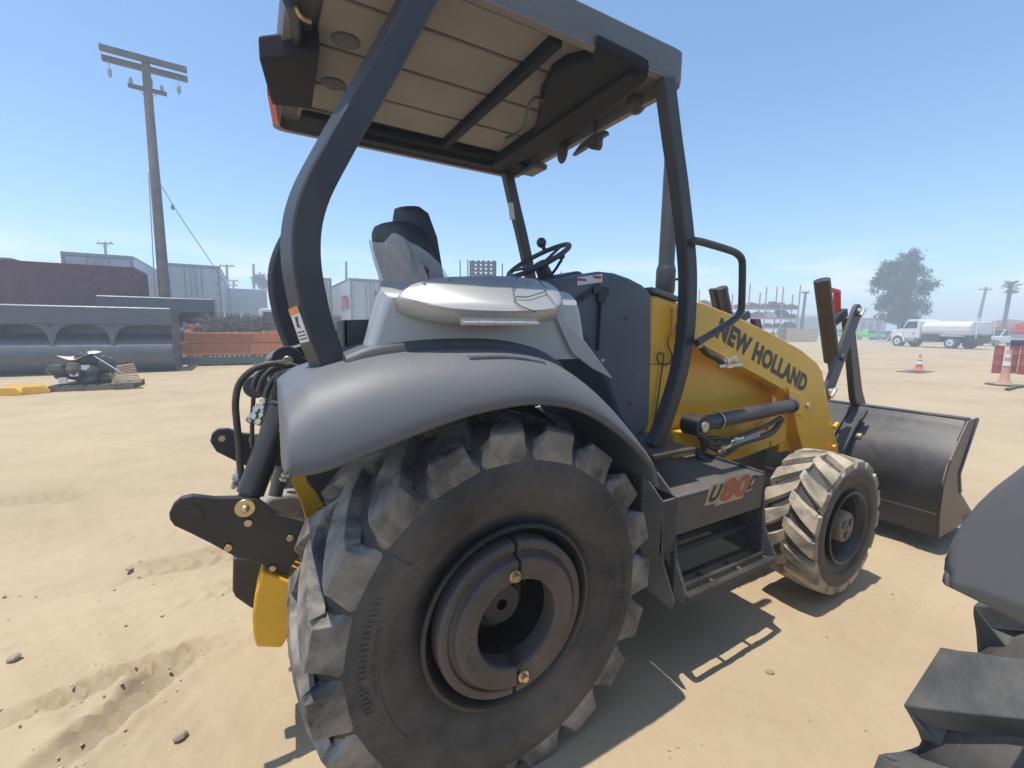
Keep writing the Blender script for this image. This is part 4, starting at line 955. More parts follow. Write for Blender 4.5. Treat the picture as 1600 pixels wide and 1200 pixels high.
# scrap bars on top
m = MB()
for i in range(420):
    p = V((rng.uniform(-1.1, 1.5), rng.uniform(-.1, .9), 1.28+rng.uniform(0, .55)*(1 if rng.random() < .8 else .4))); d = V((rng.uniform(-.6, .6), rng.uniform(-.3, .3), rng.uniform(-.14, .14)))
    m.bar(p-d, p+d, .016, .016)
for i in range(40):
    x = rng.uniform(-1.2, 1.5); m.bar((x, rng.uniform(-.1, .8), 1.5), (x+rng.uniform(-.15, .15), rng.uniform(-.1, .8), 1.98), .02, .02)
o = tag(obj('wire_scrap', m, mat('scrap_grey', (.19, .18, .175), .6, metal=.2, var=.4), None, 0), 'tangled grey wire and bar scrap piled on the orange panels', 'scrap', None, 'stuff'); o.location = (-1.15, 17.6, 0)
# grey rack between bucket and orange panels
gr = thing('steel_rack', 'narrow pale grey steel rack squeezed between bucket and orange panels', 'rack', (-2.72, 18.3, 0))
for x in (-.16, .26): obj('upright', MB().box(x, x+.05, 0, .06, 0, 1.62), GALV, gr, 0)
for z in (.12, .45, .80, 1.15, 1.5): obj('shelf', MB().box(-.16, .31, -.02, .8, z, z+.05), GALV, gr, 0)
for i in range(7): obj('bracket', MB().box(rng.uniform(-.15, 0), rng.uniform(.1, .28), -.04, .3, .2+i*.2, .29+i*.2), TRG, gr, 0)

# maroon container on a chassis
def container():
    x0, x1, y0, y1, z0, z1 = -15.5, -4.42, 19.75, 22.2, 1.15, 3.60
    t = thing('shipping_container', 'maroon corrugated shipping container raised behind the wide bucket', 'container', (x0, y0, 0))
    n = 74; pts = []
    for i in range(n):
        x = .12+(x1-x0-.24)*i/(n-1); pts.append((x, .05 if (i//2) % 2 else .012))
    obj('side_wall', MB().rings([[(x, y, z0+.12) for x, y in pts], [(x, y, z1-.10) for x, y in pts]], False, False), MARO, t, 20)
    obj('box', MB().box(.06, x1-x0-.06, .06, y1-y0, z0, z1-.02), MARO, t, 0)
    fr = MB()
    for x in (0, x1-x0-.12): fr.box(x, x+.12, 0, .12, z0, z1)
    fr.box(.12, x1-x0-.12, 0, .05, z1-.1, z1); fr.box(.12, x1-x0-.12, 0, .05, z0, z0+.12)
    fr.box(x1-x0, x1-x0+.04, 0, .1, z0, z1); fr.box(x1-x0, x1-x0+.04, y1-y0-.1, y1-y0, z0, z1); fr.box(x1-x0, x1-x0+.04, .1, y1-y0-.1, z1-.1, z1)
    obj('frame', fr, MARO, t, 0)
    for i in range(9): obj('rib', MB().box(x1-x0-.05, x1-x0+.02, .2+i*.24, .3+i*.24, z0+.1, z1-.1), MARO, t, 0)
    obj('chassis', MB().box(0, x1-x0, .3, y1-y0-.3, .8, 1.12), BLK, t, 0)
    for x in (1.2, 2.5, 8.8, 10): obj('wheel', MB().cyl((x, .2, .5), (x, .6, .5), .5, n=20), BLKR, t)
    return t
container()
tp = thing('tarp_pile', 'ochre tarped heap lying on the maroon container roof', 'tarp', (-9.2, 20.9, 3.62))
R = [[(-1.2+2.4*i/12, -.7+1.4*j/8, (.62*max(0, cos((i-5)/12*pi))*sin(pi*j/8)+.06*rng.random()) if 0 < j < 8 else 0) for j in range(9)] for i in range(13)]
obj('tarp', MB().rings(R, False, False), mat('tarp_ochre', (.40, .26, .10), .7, var=.3), tp, 50)
obj('rope_bundle', MB().box(-.2, 1.4, -.5, .3, 0, .12), WOODP, tp, 0, bevel=.03)

# box trailers
def box_trailer(label, x, y, w, ln, z0, z1, side=None, rear=None, dark=TRG):
    t = thing('box_trailer', label, 'trailer', (x, y, 0), 0, 'white box trailers parked in the yard')
    obj('body', MB().box(0, w, .12, ln, z0, z1-.03), TRW, t, 0)
    fr = MB().box(0, .09, 0, .12, z0, z1).box(w-.09, w, 0, .12, z0, z1).box(.09, w-.09, 0, .12, z1-.14, z1).box(.09, w-.09, 0, .12, z0, z0+.12)
    obj('door_frame', fr, GALV, t, 0)
    for i in (0, 1):
        d = obj('door', MB().box(.10+i*(w/2-.095), w/2-.005+i*(w/2-.095), .03, .10, z0+.13, z1-.15), dark, t, 0, bevel=.008)
        for k in (.12, .36): 
            xx = w/2+(k if i else -k); obj('lock_rod', MB().cyl((xx, .01, z0+.15), (xx, .01, z1-.17), .018, n=8), GALV, d)
            obj('rod_handle', MB().bar((xx-.05, -.01, z0+.9), (xx+.22, -.01, z0+.9), .03, .05), GALV, d, 0)
        for k in range(5): obj('hinge', MB().box((.11 if not i else w-.25), (.25 if not i else w-.11), .005, .03, z0+.35+k*.55, z0+.42+k*.55), GALV, d, 0)
    rb = MB()
    for i in range(int(ln/.6)): rb.box(-.008, w+.008, .3+i*.6, .33+i*.6, z0+.1, z1-.08)
    obj('side_ribs', rb, TRW, t, 0)
    obj('top_rail', MB().box(-.012, w+.012, .12, ln, z1-.09, z1+.01), GALV, t, 0)
    obj('bumper', MB().box(.15, w-.15, .0, .08, .45, .57), BLK, t, 0)
    for yy in (1.0, 2.3):
        for xx in (.05, w-.55): obj('wheel', MB().cyl((xx, yy, .5), (xx+.5, yy, .5), .5, n=18), BLKR, t)
    obj('landing_gear', MB().box(.3, .45, ln-2.6, ln-2.4, 0, z0).box(w-.45, w-.3, ln-2.6, ln-2.4, 0, z0), BLK, t, 0)
    if side:
        text('lettering', side, V((-.016, 3.1, z1-1.75)), V((0, -2.7, 0)), V((0, 0, .85)), LETR, t, .02, .2, .004, V((-1, 0, 0)))
    if rear:
        text('lettering', rear, V((w*.52, .026, z1-.95)), V((w*.38, 0, 0)), V((0, 0, .30)), LETB, t, .03, .15, .004, V((0, -1, 0)))
    return t
box_trailer('grey white box trailer behind the right end of the maroon container', -7.55, 24.3, 2.38, 12, 1.1, 4.52)
box_trailer('box trailer with grey doors standing right of the tall wooden pole', -4.42, 27, 2.40, 12, 1.1, 4.62)
box_trailer('white trailer with red letters on its side, behind the seat', 4.30, 24.9, 2.5, 9, 1.1, 4.22, 'XTRA', 'XTRA')
box_trailer('pale trailer between the roof post and the red lettered trailer', 2.45, 28.2, 1.35, 9, 1.1, 4.45, None, None, TRW)
box_trailer('white trailer partly hidden behind the bent rear roof post', .70, 25.2, 1.75, 11, 1.1, 4.05, None, None, TRW)
def reefer(label, x0, x1, y, z0, z1):
    t = thing('box_trailer', label, 'trailer', (x0, y, 0), 0, 'white box trailers parked in the yard')
    obj('body', MB().box(0, x1-x0, 0, 2.5, z0, z1), TRW, t, 0, bevel=.03)
    rb = MB()
    for i in range(int((x1-x0)/.6)): rb.box(.3+i*.6, .33+i*.6, -.012, 0, z0+.05, z1-.06)
    obj('side_ribs', rb, TRW, t, 0); obj('bottom_rail', MB().box(0, x1-x0, -.02, .0, z0, z0+.12), GALV, t, 0)
    for xx in (.8, 2.1): obj('wheel', MB().cyl((xx, .1, .5), (xx, .5, .5), .5, n=18), BLKR, t)
    return t
reefer('long low white trailer seen side on behind the wire scrap', -3.4, .35, 34, 1.0, 3.95)
vt = thing('flatbed_truck', 'white flatbed truck front end behind the wire scrap pile', 'truck', (-.2, 24.5, 0))
obj('cab', MB().prism([(-.9, .5), (-.9, 1.3), (-.3, 1.45), (-.1, 2.3), (.9, 2.35), (.9, .5)], 'y', -1, 1), WHITE, vt, 0, bevel=.05)
obj('window', MB().slab([(-.05, -1.01, 1.5), (.7, -1.01, 1.5), (.7, -1.01, 2.15), (.05, -1.01, 2.15)], V((0, .005, 0))), GLASS, vt, 0)
obj('stack_pipe', MB().cyl((.95, -.6, .8), (.95, -.6, 3.0), .06), GALV, vt)
for x in (-.4, .8): obj('wheel', MB().cyl((x, -1.02, .48), (x, -.7, .48), .48, n=18), BLKR, vt)

# ---------------------------------------------------------------- poles
POLE = mat('weathered_pole', (.135, .105, .085), .85, var=.3, scale=2, bump=.5)
def utility_pole(label, base, top, r0, arms, name='utility_pole', lean=None):
    base = V(base); top = V(top); t = thing(name, label, 'utility pole', base, 0, 'utility poles')
    ax = top-base; nm = MB().tube([V((0, 0, 0)), ax*.5, ax], [r0, r0*.85, r0*.68], 14)
    obj('pole', nm, POLE, t, 60)
    for f, l, dirn, thick, dbl in arms:
        c = ax*f; d = V((*dirn, 0)).normalized()
        for k in ((-1, 1) if dbl else (0,)):
            off = V((-d.y, d.x, 0))*k*r0*.9+V((0, 0, -.10*k if dbl else 0))
            obj('crossarm', MB().bar(c-d*l/2+off, c+d*l/2+off, thick, thick*1.15), POLE, t, 0)
        n = 3
        for i in (-1, .1, .9):
            q = c+d*l*.42*i
            ins = MB().cyl(q+V((0, 0, -thick)), q+V((0, 0, -thick-.35)), .012, n=6)
            if dbl: ins.tube([q+V((0, 0, -.45)), q+V((0, 0, -.55)), q+V((0, 0, -.75)), q+V((0, 0, -.85))], [.02, .07, .07, .02], 8)
            else: ins = MB().tube([q+V((0, 0, thick*.5)), q+V((0, 0, thick*.5+.12)), q+V((0, 0, thick*.5+.25))], [.05, .07, .03], 8)
            obj('insulator', ins, GALV, t, 60)
        if not dbl and thick > .08:
            for k in (-1, 1): obj('brace', MB().bar(c+d*l*.3*k, c-V((0, 0, l*.3)), .05, .02), GALV, t, 0)
    return t
dd = 17.6
b0 = D(258, 468, dd); t0 = D(227, 93, dd); dr = (b0-t0); b0 = t0+dr*(t0.z/(t0.z-b0.z)); b0.z = 0
def at_z(px, py, z): r_ = ray(px, py); return CAM+r_*((z-CAM.z)/r_.z)
zt_ = b0.z+(t0.z-b0.z)*.985; aL, aR = at_z(157, 92, zt_), at_z(290, 126, zt_); ad = (aR-aL)
P1 = utility_pole('tall weathered wooden utility pole standing behind the stored buckets', b0, t0, .21, [(.985, ad.length, (ad.x, ad.y), .17, True), (.90, ad.length*.45, (ad.x, ad.y), .12, False)])
gw = [D(252, 290, dd)-b0, D(281, 338, dd+.6)-b0, D(320, 395, dd+1.2)-b0, D(360, 455, dd+2)-b0]
g = obj('guy_wire', MB().tube(gw, .018, 6), GALV, P1, 60)
q = D(270, 324, dd+.4)-b0; obj('strain_insulator', MB().ball(q, .09, 8, (.8, .8, 1.2)), GALV, g, 60)
obj('conduit', MB().tube([D(232, 270, dd-.3)-b0, D(236, 340, dd-.3)-b0, D(240, 420, dd-.3)-b0, D(243, 470, dd-.3)-b0], .02, 6), GALV, P1, 60)
def far_pole(label, px, py0, py1, dep, arm, lean=0):
    t = D(px, py0, dep); b = D(px+lean, py1, dep); d = b-t
    b = t+d*(t.z/(t.z-b.z)); b.z = 0
    return utility_pole(label, b, t, .17*dep/60+.05, arm)
A_ = (cos(YAW-pi/2), sin(YAW-pi/2))
far_pole('distant pole top with short crossarm above the first box trailer', 164, 379, 395, 55, [(.99, 2.0, A_, .14, False)], 1)
far_pole('distant pole with wide crossarm right of the grey doored trailer', 354, 414, 455, 70, [(.985, 2.3, A_, .16, False)], 2)
far_pole('farthest small pole with two crossarms over the low white trailer', 365, 438, 456, 95, [(.99, 2.0, A_, .2, False), (.9, 1.8, A_, .2, False)], 0)
far_pole('thin distant pole rising beside the small round tree', 396, 413, 455, 75, [(.8, 1.2, A_, .14, False)], 1)
far_pole('thin dark pole between the storage rack and the bucket links', 1259, 456, 498, 62, [(.98, 1.0, A_, .14, False)], -5)
far_pole('hazy leaning pole behind the white tank truck', 1541, 449, 500, 85, [(.96, 2.5, A_, .16, False)], -12)
far_pole('thin lamp mast behind the trailers near the seat', 541, 409, 427, 70, [], 0)

# ---------------------------------------------------------------- trees
LEAF = mat('eucalyptus_leaf', (.036, .054, .034), .6, var=.5, scale=.8)
LEAF2 = mat('palm_leaf', (.06, .10, .05), .6, var=.4, scale=.8)
BARK = mat('bark', (.12, .095, .075), .85, var=.3)
def leaf_tree(label, base, h, lobes, trunk_r, n, size, lf=LEAF, cat='tree', name='tree'):
    t = thing(name, label, cat, base)
    tr = MB(); tr.tube([V((0, 0, 0)), V((.1, 0, h*.2)), V((0, .1, h*.45))], [trunk_r, trunk_r*.8, trunk_r*.5], 10)
    for c, r in lobes: tr.tube([V((0, 0, h*.12)), V((c[0]*.4, c[1]*.4, h*.12+(c[2]-h*.12)*.6)), V(c)], [trunk_r*.5, trunk_r*.3, .03], 6)
    obj('trunk', tr, BARK, t, 60)
    m = MB(); V_ = []; F_ = []
    for c, r in lobes:
        k = int(n*r[0]*r[2]/sum(q[0]*q[2] for _, q in lobes)); c = V(c)
        nc = max(6, k//60); cl = []
        for i in range(nc):
            d = V(rng.normal(size=3)); d.normalize(); rad_ = rng.uniform(.35, 1.08); cl.append(c+V((d.x*r[0], d.y*r[1], d.z*r[2]))*rad_)
        for i in range(k):
            q = cl[i % nc]+V(rng.normal(size=3))*size*1.0; a = V(rng.normal(size=3)).normalized()*size*rng.uniform(.5, 1.2); a.z -= size*.4; b = V(rng.normal(size=3)).normalized()*size*.35
            V_ += [q-b, q+a*.5, q+b, q-a*.5]; o = len(V_)-4; F_.append((o, o+1, o+2, o+3))
    m.add(V_, F_); obj('crown', m, lf, t, 0, kind='stuff')
    return t
dep = 62; q = D(1408, 508, dep); q.z = 0; mpx = dep/FPX
rr = V((RT.x, RT.y, 0)).normalized(); ff_ = V((fw.x, fw.y, 0)).normalized()
def lobe(px, py, rx, rz): 
    p = D(px, py, dep); d = p-V((q.x, q.y, 0)); s_ = rx*mpx*.85; return ((d.x, d.y, d.z), (s_, s_, rz*mpx*.9))
leaf_tree('tall dusty green tree with ragged crown behind the white tank truck', (q.x, q.y, 0), 11.5,
          [lobe(1424, 406, 15, 20), lobe(1413, 424, 18, 22), lobe(1386, 420, 15, 18), lobe(1378, 441, 17, 18), lobe(1440, 446, 22, 16), lobe(1405, 450, 26, 28), lobe(1390, 476, 22, 24), lobe(1424, 478, 24, 22), lobe(1406, 495, 30, 14), lobe(1436, 424, 12, 10)], .5, 22000, .27)
dep = 75; q = D(407, 455, dep); q.z = 0; mpx = dep/FPX
leaf_tree('small round tree far behind the trailers, left of the roof post', (q.x, q.y, 0), 7, [lobe(407, 438, 8, 7), lobe(412, 444, 6, 7), lobe(403, 436, 5, 4)], .3, 1600, .35)
# palm
dep = 62; q = D(1571, 495, dep); tq = D(1579, 449, dep); q = tq+(q-tq)*(tq.z/(tq.z-q.z)); q.z = 0
pt = thing('palm_tree', 'fan palm with slim trunk at the photo edge, behind the pickup', 'palm', q)
top = tq-V(q)
obj('trunk', MB().tube([V((0, 0, 0)), top*.5+V((0, 0, 0)), top], [.28, .22, .24], 12), BARK, pt, 60)
for i in range(34):
    a = rng.uniform(0, 2*pi); el = rng.uniform(-.7, 1.2); d = V((cos(a)*cos(el), sin(a)*cos(el), sin(el))); L_ = rng.uniform(1.1, 1.5); m = MB()
    side = d.cross(V((0, 0, 1))).normalized(); m.tube([top, top+d*L_*.55], .03, 5)
    for k in range(9):
        an = (k-4)/4*1.0; dd_ = (d*cos(an)+side*sin(an)).normalized(); p = top+d*L_*.5; e_ = p+dd_*L_*.55-V((0, 0, .22+.1*abs(an)))
        w = side.cross(dd_).normalized()*.02+side*.05; m.add([p-w, p+w, e_], [(0, 1, 2)])
    obj('frond', m, LEAF2, pt, 0)

# ---------------------------------------------------------------- right-hand yard
def cone(label, px, py, h, grp, tall=False):
    q = G(px, py); t = thing('traffic_cone', label, 'traffic cone', (q.x, q.y, 0), 0, grp)
    b = .22 if not tall else .36
    obj('base', MB().prism([(b*cos(a+pi/8)*1.1, b*sin(a+pi/8)*1.1) for a in np.linspace(0, 2*pi, 9)[:-1]], 'z', 0, .04), BLKR, t, 0, bevel=.01)
    if not tall:
        obj('body', MB().lathe([(.15, .04), (.13, .06), (.105, h*.30), (.075, h*.55), (.03, h), (.01, h)], (0, 0, 0), 24, 'z'), CONE, t, 40)
        obj('band', MB().lathe([(.108, h*.42), (.082, h*.60)], (0, 0, 0), 24, 'z'), DECW, t); obj('band', MB().lathe([(.068, h*.70), (.056, h*.80)], (0, 0, 0), 24, 'z'), DECW, t)
    else:
        obj('body', MB().lathe([(.20, .04), (.11, h*.18), (.085, h*.40), (.05, h*.95), (.03, h), (.01, h)], (0, 0, 0), 24, 'z'), mat('faded_cone', (.60, .30, .20), .7, dust=.5), t, 40)
        obj('band', MB().lathe([(.088, h*.55), (.074, h*.68)], (0, 0, 0), 24, 'z'), DECW, t); obj('band', MB().lathe([(.066, h*.78), (.056, h*.88)], (0, 0, 0), 24, 'z'), DECW, t)
    return t
cone('short orange traffic cone with white bands, alone on open dirt', 1435, 580, .66, 'traffic cones')
mat_ = G(1430, 581); tag(obj('rubber_mat', MB().box(-.75, .75, -.35, .35, 0, .02), BLKR, None, 0), 'flat dusty rubber mat under the short traffic cone', 'mat').location = (mat_.x, mat_.y, 0.0)
cone('tall faded delineator cone in front of the red drums', 1568, 602, 1.05, 'traffic cones', True)
mat_ = G(1590, 607); tag(obj('hose_strip', MB().tube([(-1.0, 0, .03), (0, .05, .04), (1.2, -.06, .03), (2, 0, .03)], .05, 8), BLKR, None, 60), 'dusty black hose lying on the dirt by the tall cone', 'hose').location = (mat_.x, mat_.y, 0)
for n_, (px, py) in enumerate(((1556, 583), (1580, 583), (1597, 585))):
    q = G(px, py); t = thing('steel_drum', ['red steel drum standing leftmost, chain hung beside it', 'red steel drum in the middle under a black cover', 'red steel drum nearest the photo edge'][n_], 'drum', (q.x, q.y, 0), 0, 'red steel drums')
    obj('shell', MB().lathe([(.02, 0), (.13, 0), (.13, .3), (.14, .33), (.13, .36), (.13, .68), (.14, .71), (.13, .74), (.13, 1.02), (.02, 1.02)], (0, 0, 0), 24, 'z'), REDP, t, 40)
    obj('rim', MB().lathe([(.12, 1.02), (.145, 1.02), (.145, 1.05), (.12, 1.05)], (0, 0, 0), 24, 'z', True), REDP, t, 40)
q = G(1586, 583); cv = tag(obj('cover', MB().box(-.2, .7, -.22, .22, 1.0, 1.22).box(-.12, .12, -.2, -.12, .1, 1.0), BLK, None, 0, bevel=.05), 'black cover draped over the red drums', 'cover'); cv.location = (q.x, q.y, .05)
q = G(1570, 584); ch = MB()
for i in range(9): 
    z = .85-.09*i; ch.tube([V((.02*(i % 2)+.04*cos(t_), .03*sin(t_)*(1 if i % 2 else .2), z+.06*sin(t_))) for t_ in np.linspace(0, 2*pi, 9)[:-1]], .014, 5, loop=True)
tag(obj('chain', ch, GALV, None, 60), 'bright steel chain hanging between the first two red drums', 'chain').location = (q.x, q.y-.1, 0.03)
q = D(1606, 540, 30); rm = thing('red_machine', 'red machine with grey panels parked at the photo edge', 'machine', (q.x, q.y, 0), -.3)
obj('body', MB().box(-.7, 1.4, -.6, .6, .4, 1.5), TRG, rm, 0, bevel=.06); obj('hood', MB().prism([(-.8, 1.5), (-.5, 2.15), (.2, 2.3), (.4, 1.9), (1.4, 1.9), (1.4, 1.5)], 'y', -.55, .55), REDP, rm, 0, bevel=.06)
obj('stripe', MB().box(-.71, 1.4, -.61, -.60, 1.15, 1.30), DECW, rm, 0); obj('arm', MB().bar((-.6, -.3, 1.9), (-.2, -.3, 2.5), .2, .2), REDP, rm, 0, bevel=.03)
for x in (-.3, .9): obj('wheel', MB().cyl((x, -.7, .4), (x, -.4, .4), .4, n=18), BLKR, rm)

# water truck; local +x is its nose
A = D(1500, 546, 41); A.z = 0
best = None
for k in range(90):          # heading that puts the front axle on its sight line
    a_ = YAW+rad(k); p_ = A+V((cos(a_), sin(a_), 0))*5.06-CAM
    e_ = abs(800+FPX*p_.dot(RT)/p_.dot(fw)-1416)
    if best is None or e_ < best[0]: best = (e_, a_)
az = best[1]
wt = thing('water_truck', 'white water tank truck with conventional hood, parked across the yard', 'truck', (A.x, A.y, 0), az)
def tb(name, mb, m, par=None, **k): return obj(name, mb, m, par or wt, **k)
tb('tank', MB().prism([(-1.0, 1.30), (-1.22, 1.55), (-1.22, 2.10), (-.85, 2.50), (.85, 2.50), (1.22, 2.10), (1.22, 1.55), (1.0, 1.30)], 'x', -1.5, 2.75), WHITE, smooth=0, bevel=.10)
rl_ = MB()
for y in (-.9, .84): rl_.box(-1.85, -.4, y, y+.06, 2.72, 2.78).box(-.46, -.4, y, y+.06, 2.45, 2.72).box(-1.85, -1.79, y, y+.06, 1.0, 2.72)
for z in (1.3, 1.7, 2.1, 2.5): rl_.box(-1.84, -1.80, -.2, .2, z, z+.04)
tb('tank_rail', rl_, WHITE, smooth=0)
tb('frame', MB().box(-2.0, 5.8, -.45, .45, .55, 1.25), BLK, smooth=0)
tb('tool_box', MB().box(1.0, 2.6, .7, 1.15, .6, 1.25).box(1.0, 2.6, -1.15, -.7, .6, 1.25), BLK, smooth=0, bevel=.03)
tb('mudguard', MB().box(-.9, .9, .75, 1.22, 1.12, 1.2).box(-.9, .9, -1.22, -.75, 1.12, 1.2), WHITE, smooth=0, bevel=.02)
cb = tb('cab', MB().prism([(2.95, .85), (2.95, 2.55), (3.1, 2.72), (4.15, 2.72), (4.35, 2.6), (4.75, 1.85), (4.75, .85)], 'y', -1.08, 1.08), WHITE, smooth=0, bevel=.07)
for s in (1, -1):
    d = tb('door', MB().box(3.2, 4.5, *sorted((1.08*s, 1.10*s)), .95, 1.80), WHITE, smooth=0, bevel=.01)
    obj('door_badge', MB().cyl((3.5, 1.10*s, 1.35), (3.5, 1.112*s, 1.35), .16, n=20), TRG, d)
    tb('window', MB().slab([(3.25, 1.085*s, 1.85), (4.55, 1.085*s, 1.85), (4.22, 1.085*s, 2.52), (3.25, 1.085*s, 2.52)], V((0, .012*s, 0))), GLASS, smooth=0)
    tb('mirror', MB().box(4.5, 4.6, *sorted((1.2*s, 1.4*s)), 1.85, 2.4), BLK, smooth=0, bevel=.02)
tb('windscreen', MB().slab([(4.37, -.95, 2.56), (4.37, .95, 2.56), (4.72, .95, 1.92), (4.72, -.95, 1.92)], V((.03, 0, .015))), GLASS, smooth=0)
tb('hood', MB().prism([(4.76, .95), (4.76, 1.85), (5.3, 1.78), (5.95, 1.60), (6.15, 1.30), (6.15, .80), (5.7, .8)], 'y', -.85, .85), WHITE, smooth=0, bevel=.10)
for s in (1, -1):
    arc = [(5.06+.72*cos(a), .5+.72*sin(a)) for a in np.linspace(-.05, pi+.05, 14)]+[(5.06+.60*cos(a), .5+.60*sin(a)) for a in np.linspace(pi+.05, -.05, 14)]
    tb('wing', MB().prism(arc, 'y', *sorted((.72*s, 1.18*s))), WHITE, smooth=30, bevel=.02)
    tb('headlight', MB().box(6.1, 6.19, *sorted((.55*s, .95*s)), 1.0, 1.25), CHR, smooth=0, bevel=.03)
tb('bumper', MB().box(6.1, 6.3, -1.15, 1.15, .5, .82), CHR, smooth=0, bevel=.04)
tb('step_tank', MB().cyl((3.2, 1.0, .75), (4.2, 1.0, .75), .28, n=18), GALV)
for x in (0, 5.06):
    for s in (1, -1):
        w = tb('wheel', MB().cyl((x, 1.17*s, .52), (x, .70*s, .52), .52, n=24), BLKR)
        obj('rim', MB().cyl((x, 1.18*s, .52), (x, 1.14*s, .52), .31, n=20), WHITE, w); obj('hub', MB().cyl((x, 1.23*s, .52), (x, 1.18*s, .52), .13, n=14), GALV, w)
tb('spray_bar', MB().cyl((-1.9, -.9, .8), (-1.9, .9, .8), .07).box(-1.9, -1.5, -.5, .5, .7, 1.2), BLK, smooth=0)

def car(name, label, px, py, heading, col, ln=4.6, h=1.5, pickup=False, group=None, cat='car'):
    q = G(px, py); t = thing(name, label, cat, (q.x, q.y, 0), heading, group); L2 = ln/2
    if pickup: bp = [(-L2, .45), (-L2, 1.05), (-.35, 1.08), (-.30, 1.15), (1.0, 1.15), (1.25, 1.08), (L2, .98), (L2, .45)]
    else: bp = [(-L2, .45), (-L2, .92), (-L2*.92, 1.0), (L2*.45, 1.0), (L2*.95, .86), (L2, .75), (L2, .42)]
    obj('body', MB().prism(bp, 'y', -.9, .9), col, t, 0, bevel=.08, seg=3)
    gp = [(-.3, 1.1), (-.22, h-.05), (.1, h), (.75, h), (1.2, 1.1)] if pickup else [(-L2*.85, .98), (-L2*.7, h-.06), (-L2*.4, h), (L2*.15, h), (L2*.5, .98)]
    ro = obj('cabin', MB().prism(gp, 'y', -.76, .76), col, t, 0, bevel=.06)
    g2_ = [(x*.93+(.03 if pickup else -.02), z*.97+.02) for x, z in gp]
    for s in (1, -1):
        mid = sum(p[0] for p in g2_)/len(g2_)
        a = [(x, z) for x, z in g2_]; obj('side_window', MB().prism(a, 'y', *sorted((.755*s, .768*s))), GLASS, t, 0)
        obj('pillar', MB().box(mid-.04, mid+.04, *sorted((.768*s, .775*s)), 1.0, h-.06), col, t, 0)
        for x in (-L2*.62, L2*.62):
            w = obj('wheel', MB().cyl((x, .92*s, .34), (x, .66*s, .34), .34, n=20), BLKR, t); obj('rim', MB().cyl((x, .93*s, .34), (x, .90*s, .34), .20, n=16), GALV, w)
        obj('headlight', MB().box(L2-.06, L2+.01, *sorted((.55*s, .82*s)), .66, .80), DECW, t, 0); obj('tail_light', MB().box(-L2-.01, -L2+.05, *sorted((.62*s, .84*s)), .70, .88), LAMPR, t, 0)
    obj('windscreen', MB().slab([(gp[-2][0]+.02, -.68, gp[-2][1]-.04), (gp[-2][0]+.02, .68, gp[-2][1]-.04), (gp[-1][0]-.02, .68, gp[-1][1]+.06), (gp[-1][0]-.02, -.68, gp[-1][1]+.06)], V((.025, 0, .02))), GLASS, t, 0)
    return t
hd_ = math.atan2(rr.y, rr.x)
car('pickup', 'lime green pickup parked in the row behind the bucket links', 1352, 531, hd_, LIME, 5.2, 1.75, True, 'vehicles parked beyond the yard', 'pickup')
car('pickup', 'lime green pickup half hidden behind the dark bucket links', 1312, 530, hd_+pi, LIME, 5.2, 1.8, True, 'vehicles parked beyond the yard', 'pickup')
car('parked_car', 'dark blue grey car parked under the tall tree', 1382, 531, hd_+.5, mat('car_dark', (.04, .055, .07), .3), 4.8, 1.55, False, 'vehicles parked beyond the yard')
car('parked_car', 'silver car just left of the tank truck nose', 1402, 531, hd_+.8, mat('car_silver', (.45, .47, .5), .3, metal=.5), 4.6, 1.5, False, 'vehicles parked beyond the yard')
car('pickup', 'cream white pickup behind the tank of the water truck', 1566, 541, hd_+pi, WHITE, 5.4, 1.85, True, 'vehicles parked beyond the yard', 'pickup')
q = D(1570, 505, 70); oc = thing('red_canopy_shed', 'low shed with red orange roof behind the cream white pickup', 'shed', (q.x, q.y, 0), hd_)
obj('roof', MB().prism([(-3.5, 2.3), (-2.8, 2.9), (3.5, 3.1), (4.2, 2.4)], 'y', -1, 1), CONE, oc, 0); obj('wall', MB().box(-3.2, 3.8, -.8, .8, 0, 2.3), RUST, oc, 0)
q = D(1577, 500, 80); hb = thing('scrap_mound', 'dark red brown scrap mound behind the shed roof', 'scrap', (q.x, q.y, 0), hd_)
obj('mound', MB().ball((0, 0, 1.2), 3.6, 14, (1.5, .8, .75)), RUST, hb, 30)

# storage rack with tractor parts, long side facing the camera
q = G(1170, 531); dpt = (q-CAM).dot(fw); rk = thing('storage_rack', 'long pinkish steel storage rack behind the loader arm', 'rack', (q.x, q.y, 0), hd_)
k = dpt/FPX; xa, xb = (1088-1170)*k, (1243-1170)*k; nb = 6; HT = 5.2
RKM = mat('rack_pink', (.42, .24, .22), .6, var=.2)
for i in range(nb+1):
    x = xa+(xb-xa)*i/nb
    for y in (0, 1.6): obj('upright', MB().box(x-.07, x+.07, y-.07, y+.07, 0, HT+(1.0+rng.uniform(.3, 2.2))), RKM, rk, 0)
for z in (.3, 1.75, 3.2, 4.6):
    for y in (0, 1.6): obj('beam', MB().box(xa, xb, y-.05, y+.05, z-.09, z+.09), RKM, rk, 0)
pt_ = thing('parts_pile', 'dark tractor parts heaped on the storage rack shelves', 'parts', (q.x, q.y, 0), hd_)
cols = [BLK, RUST, DARK, RUB, mat('faded_blue', (.08, .14, .24), .6), REDP, TRG]
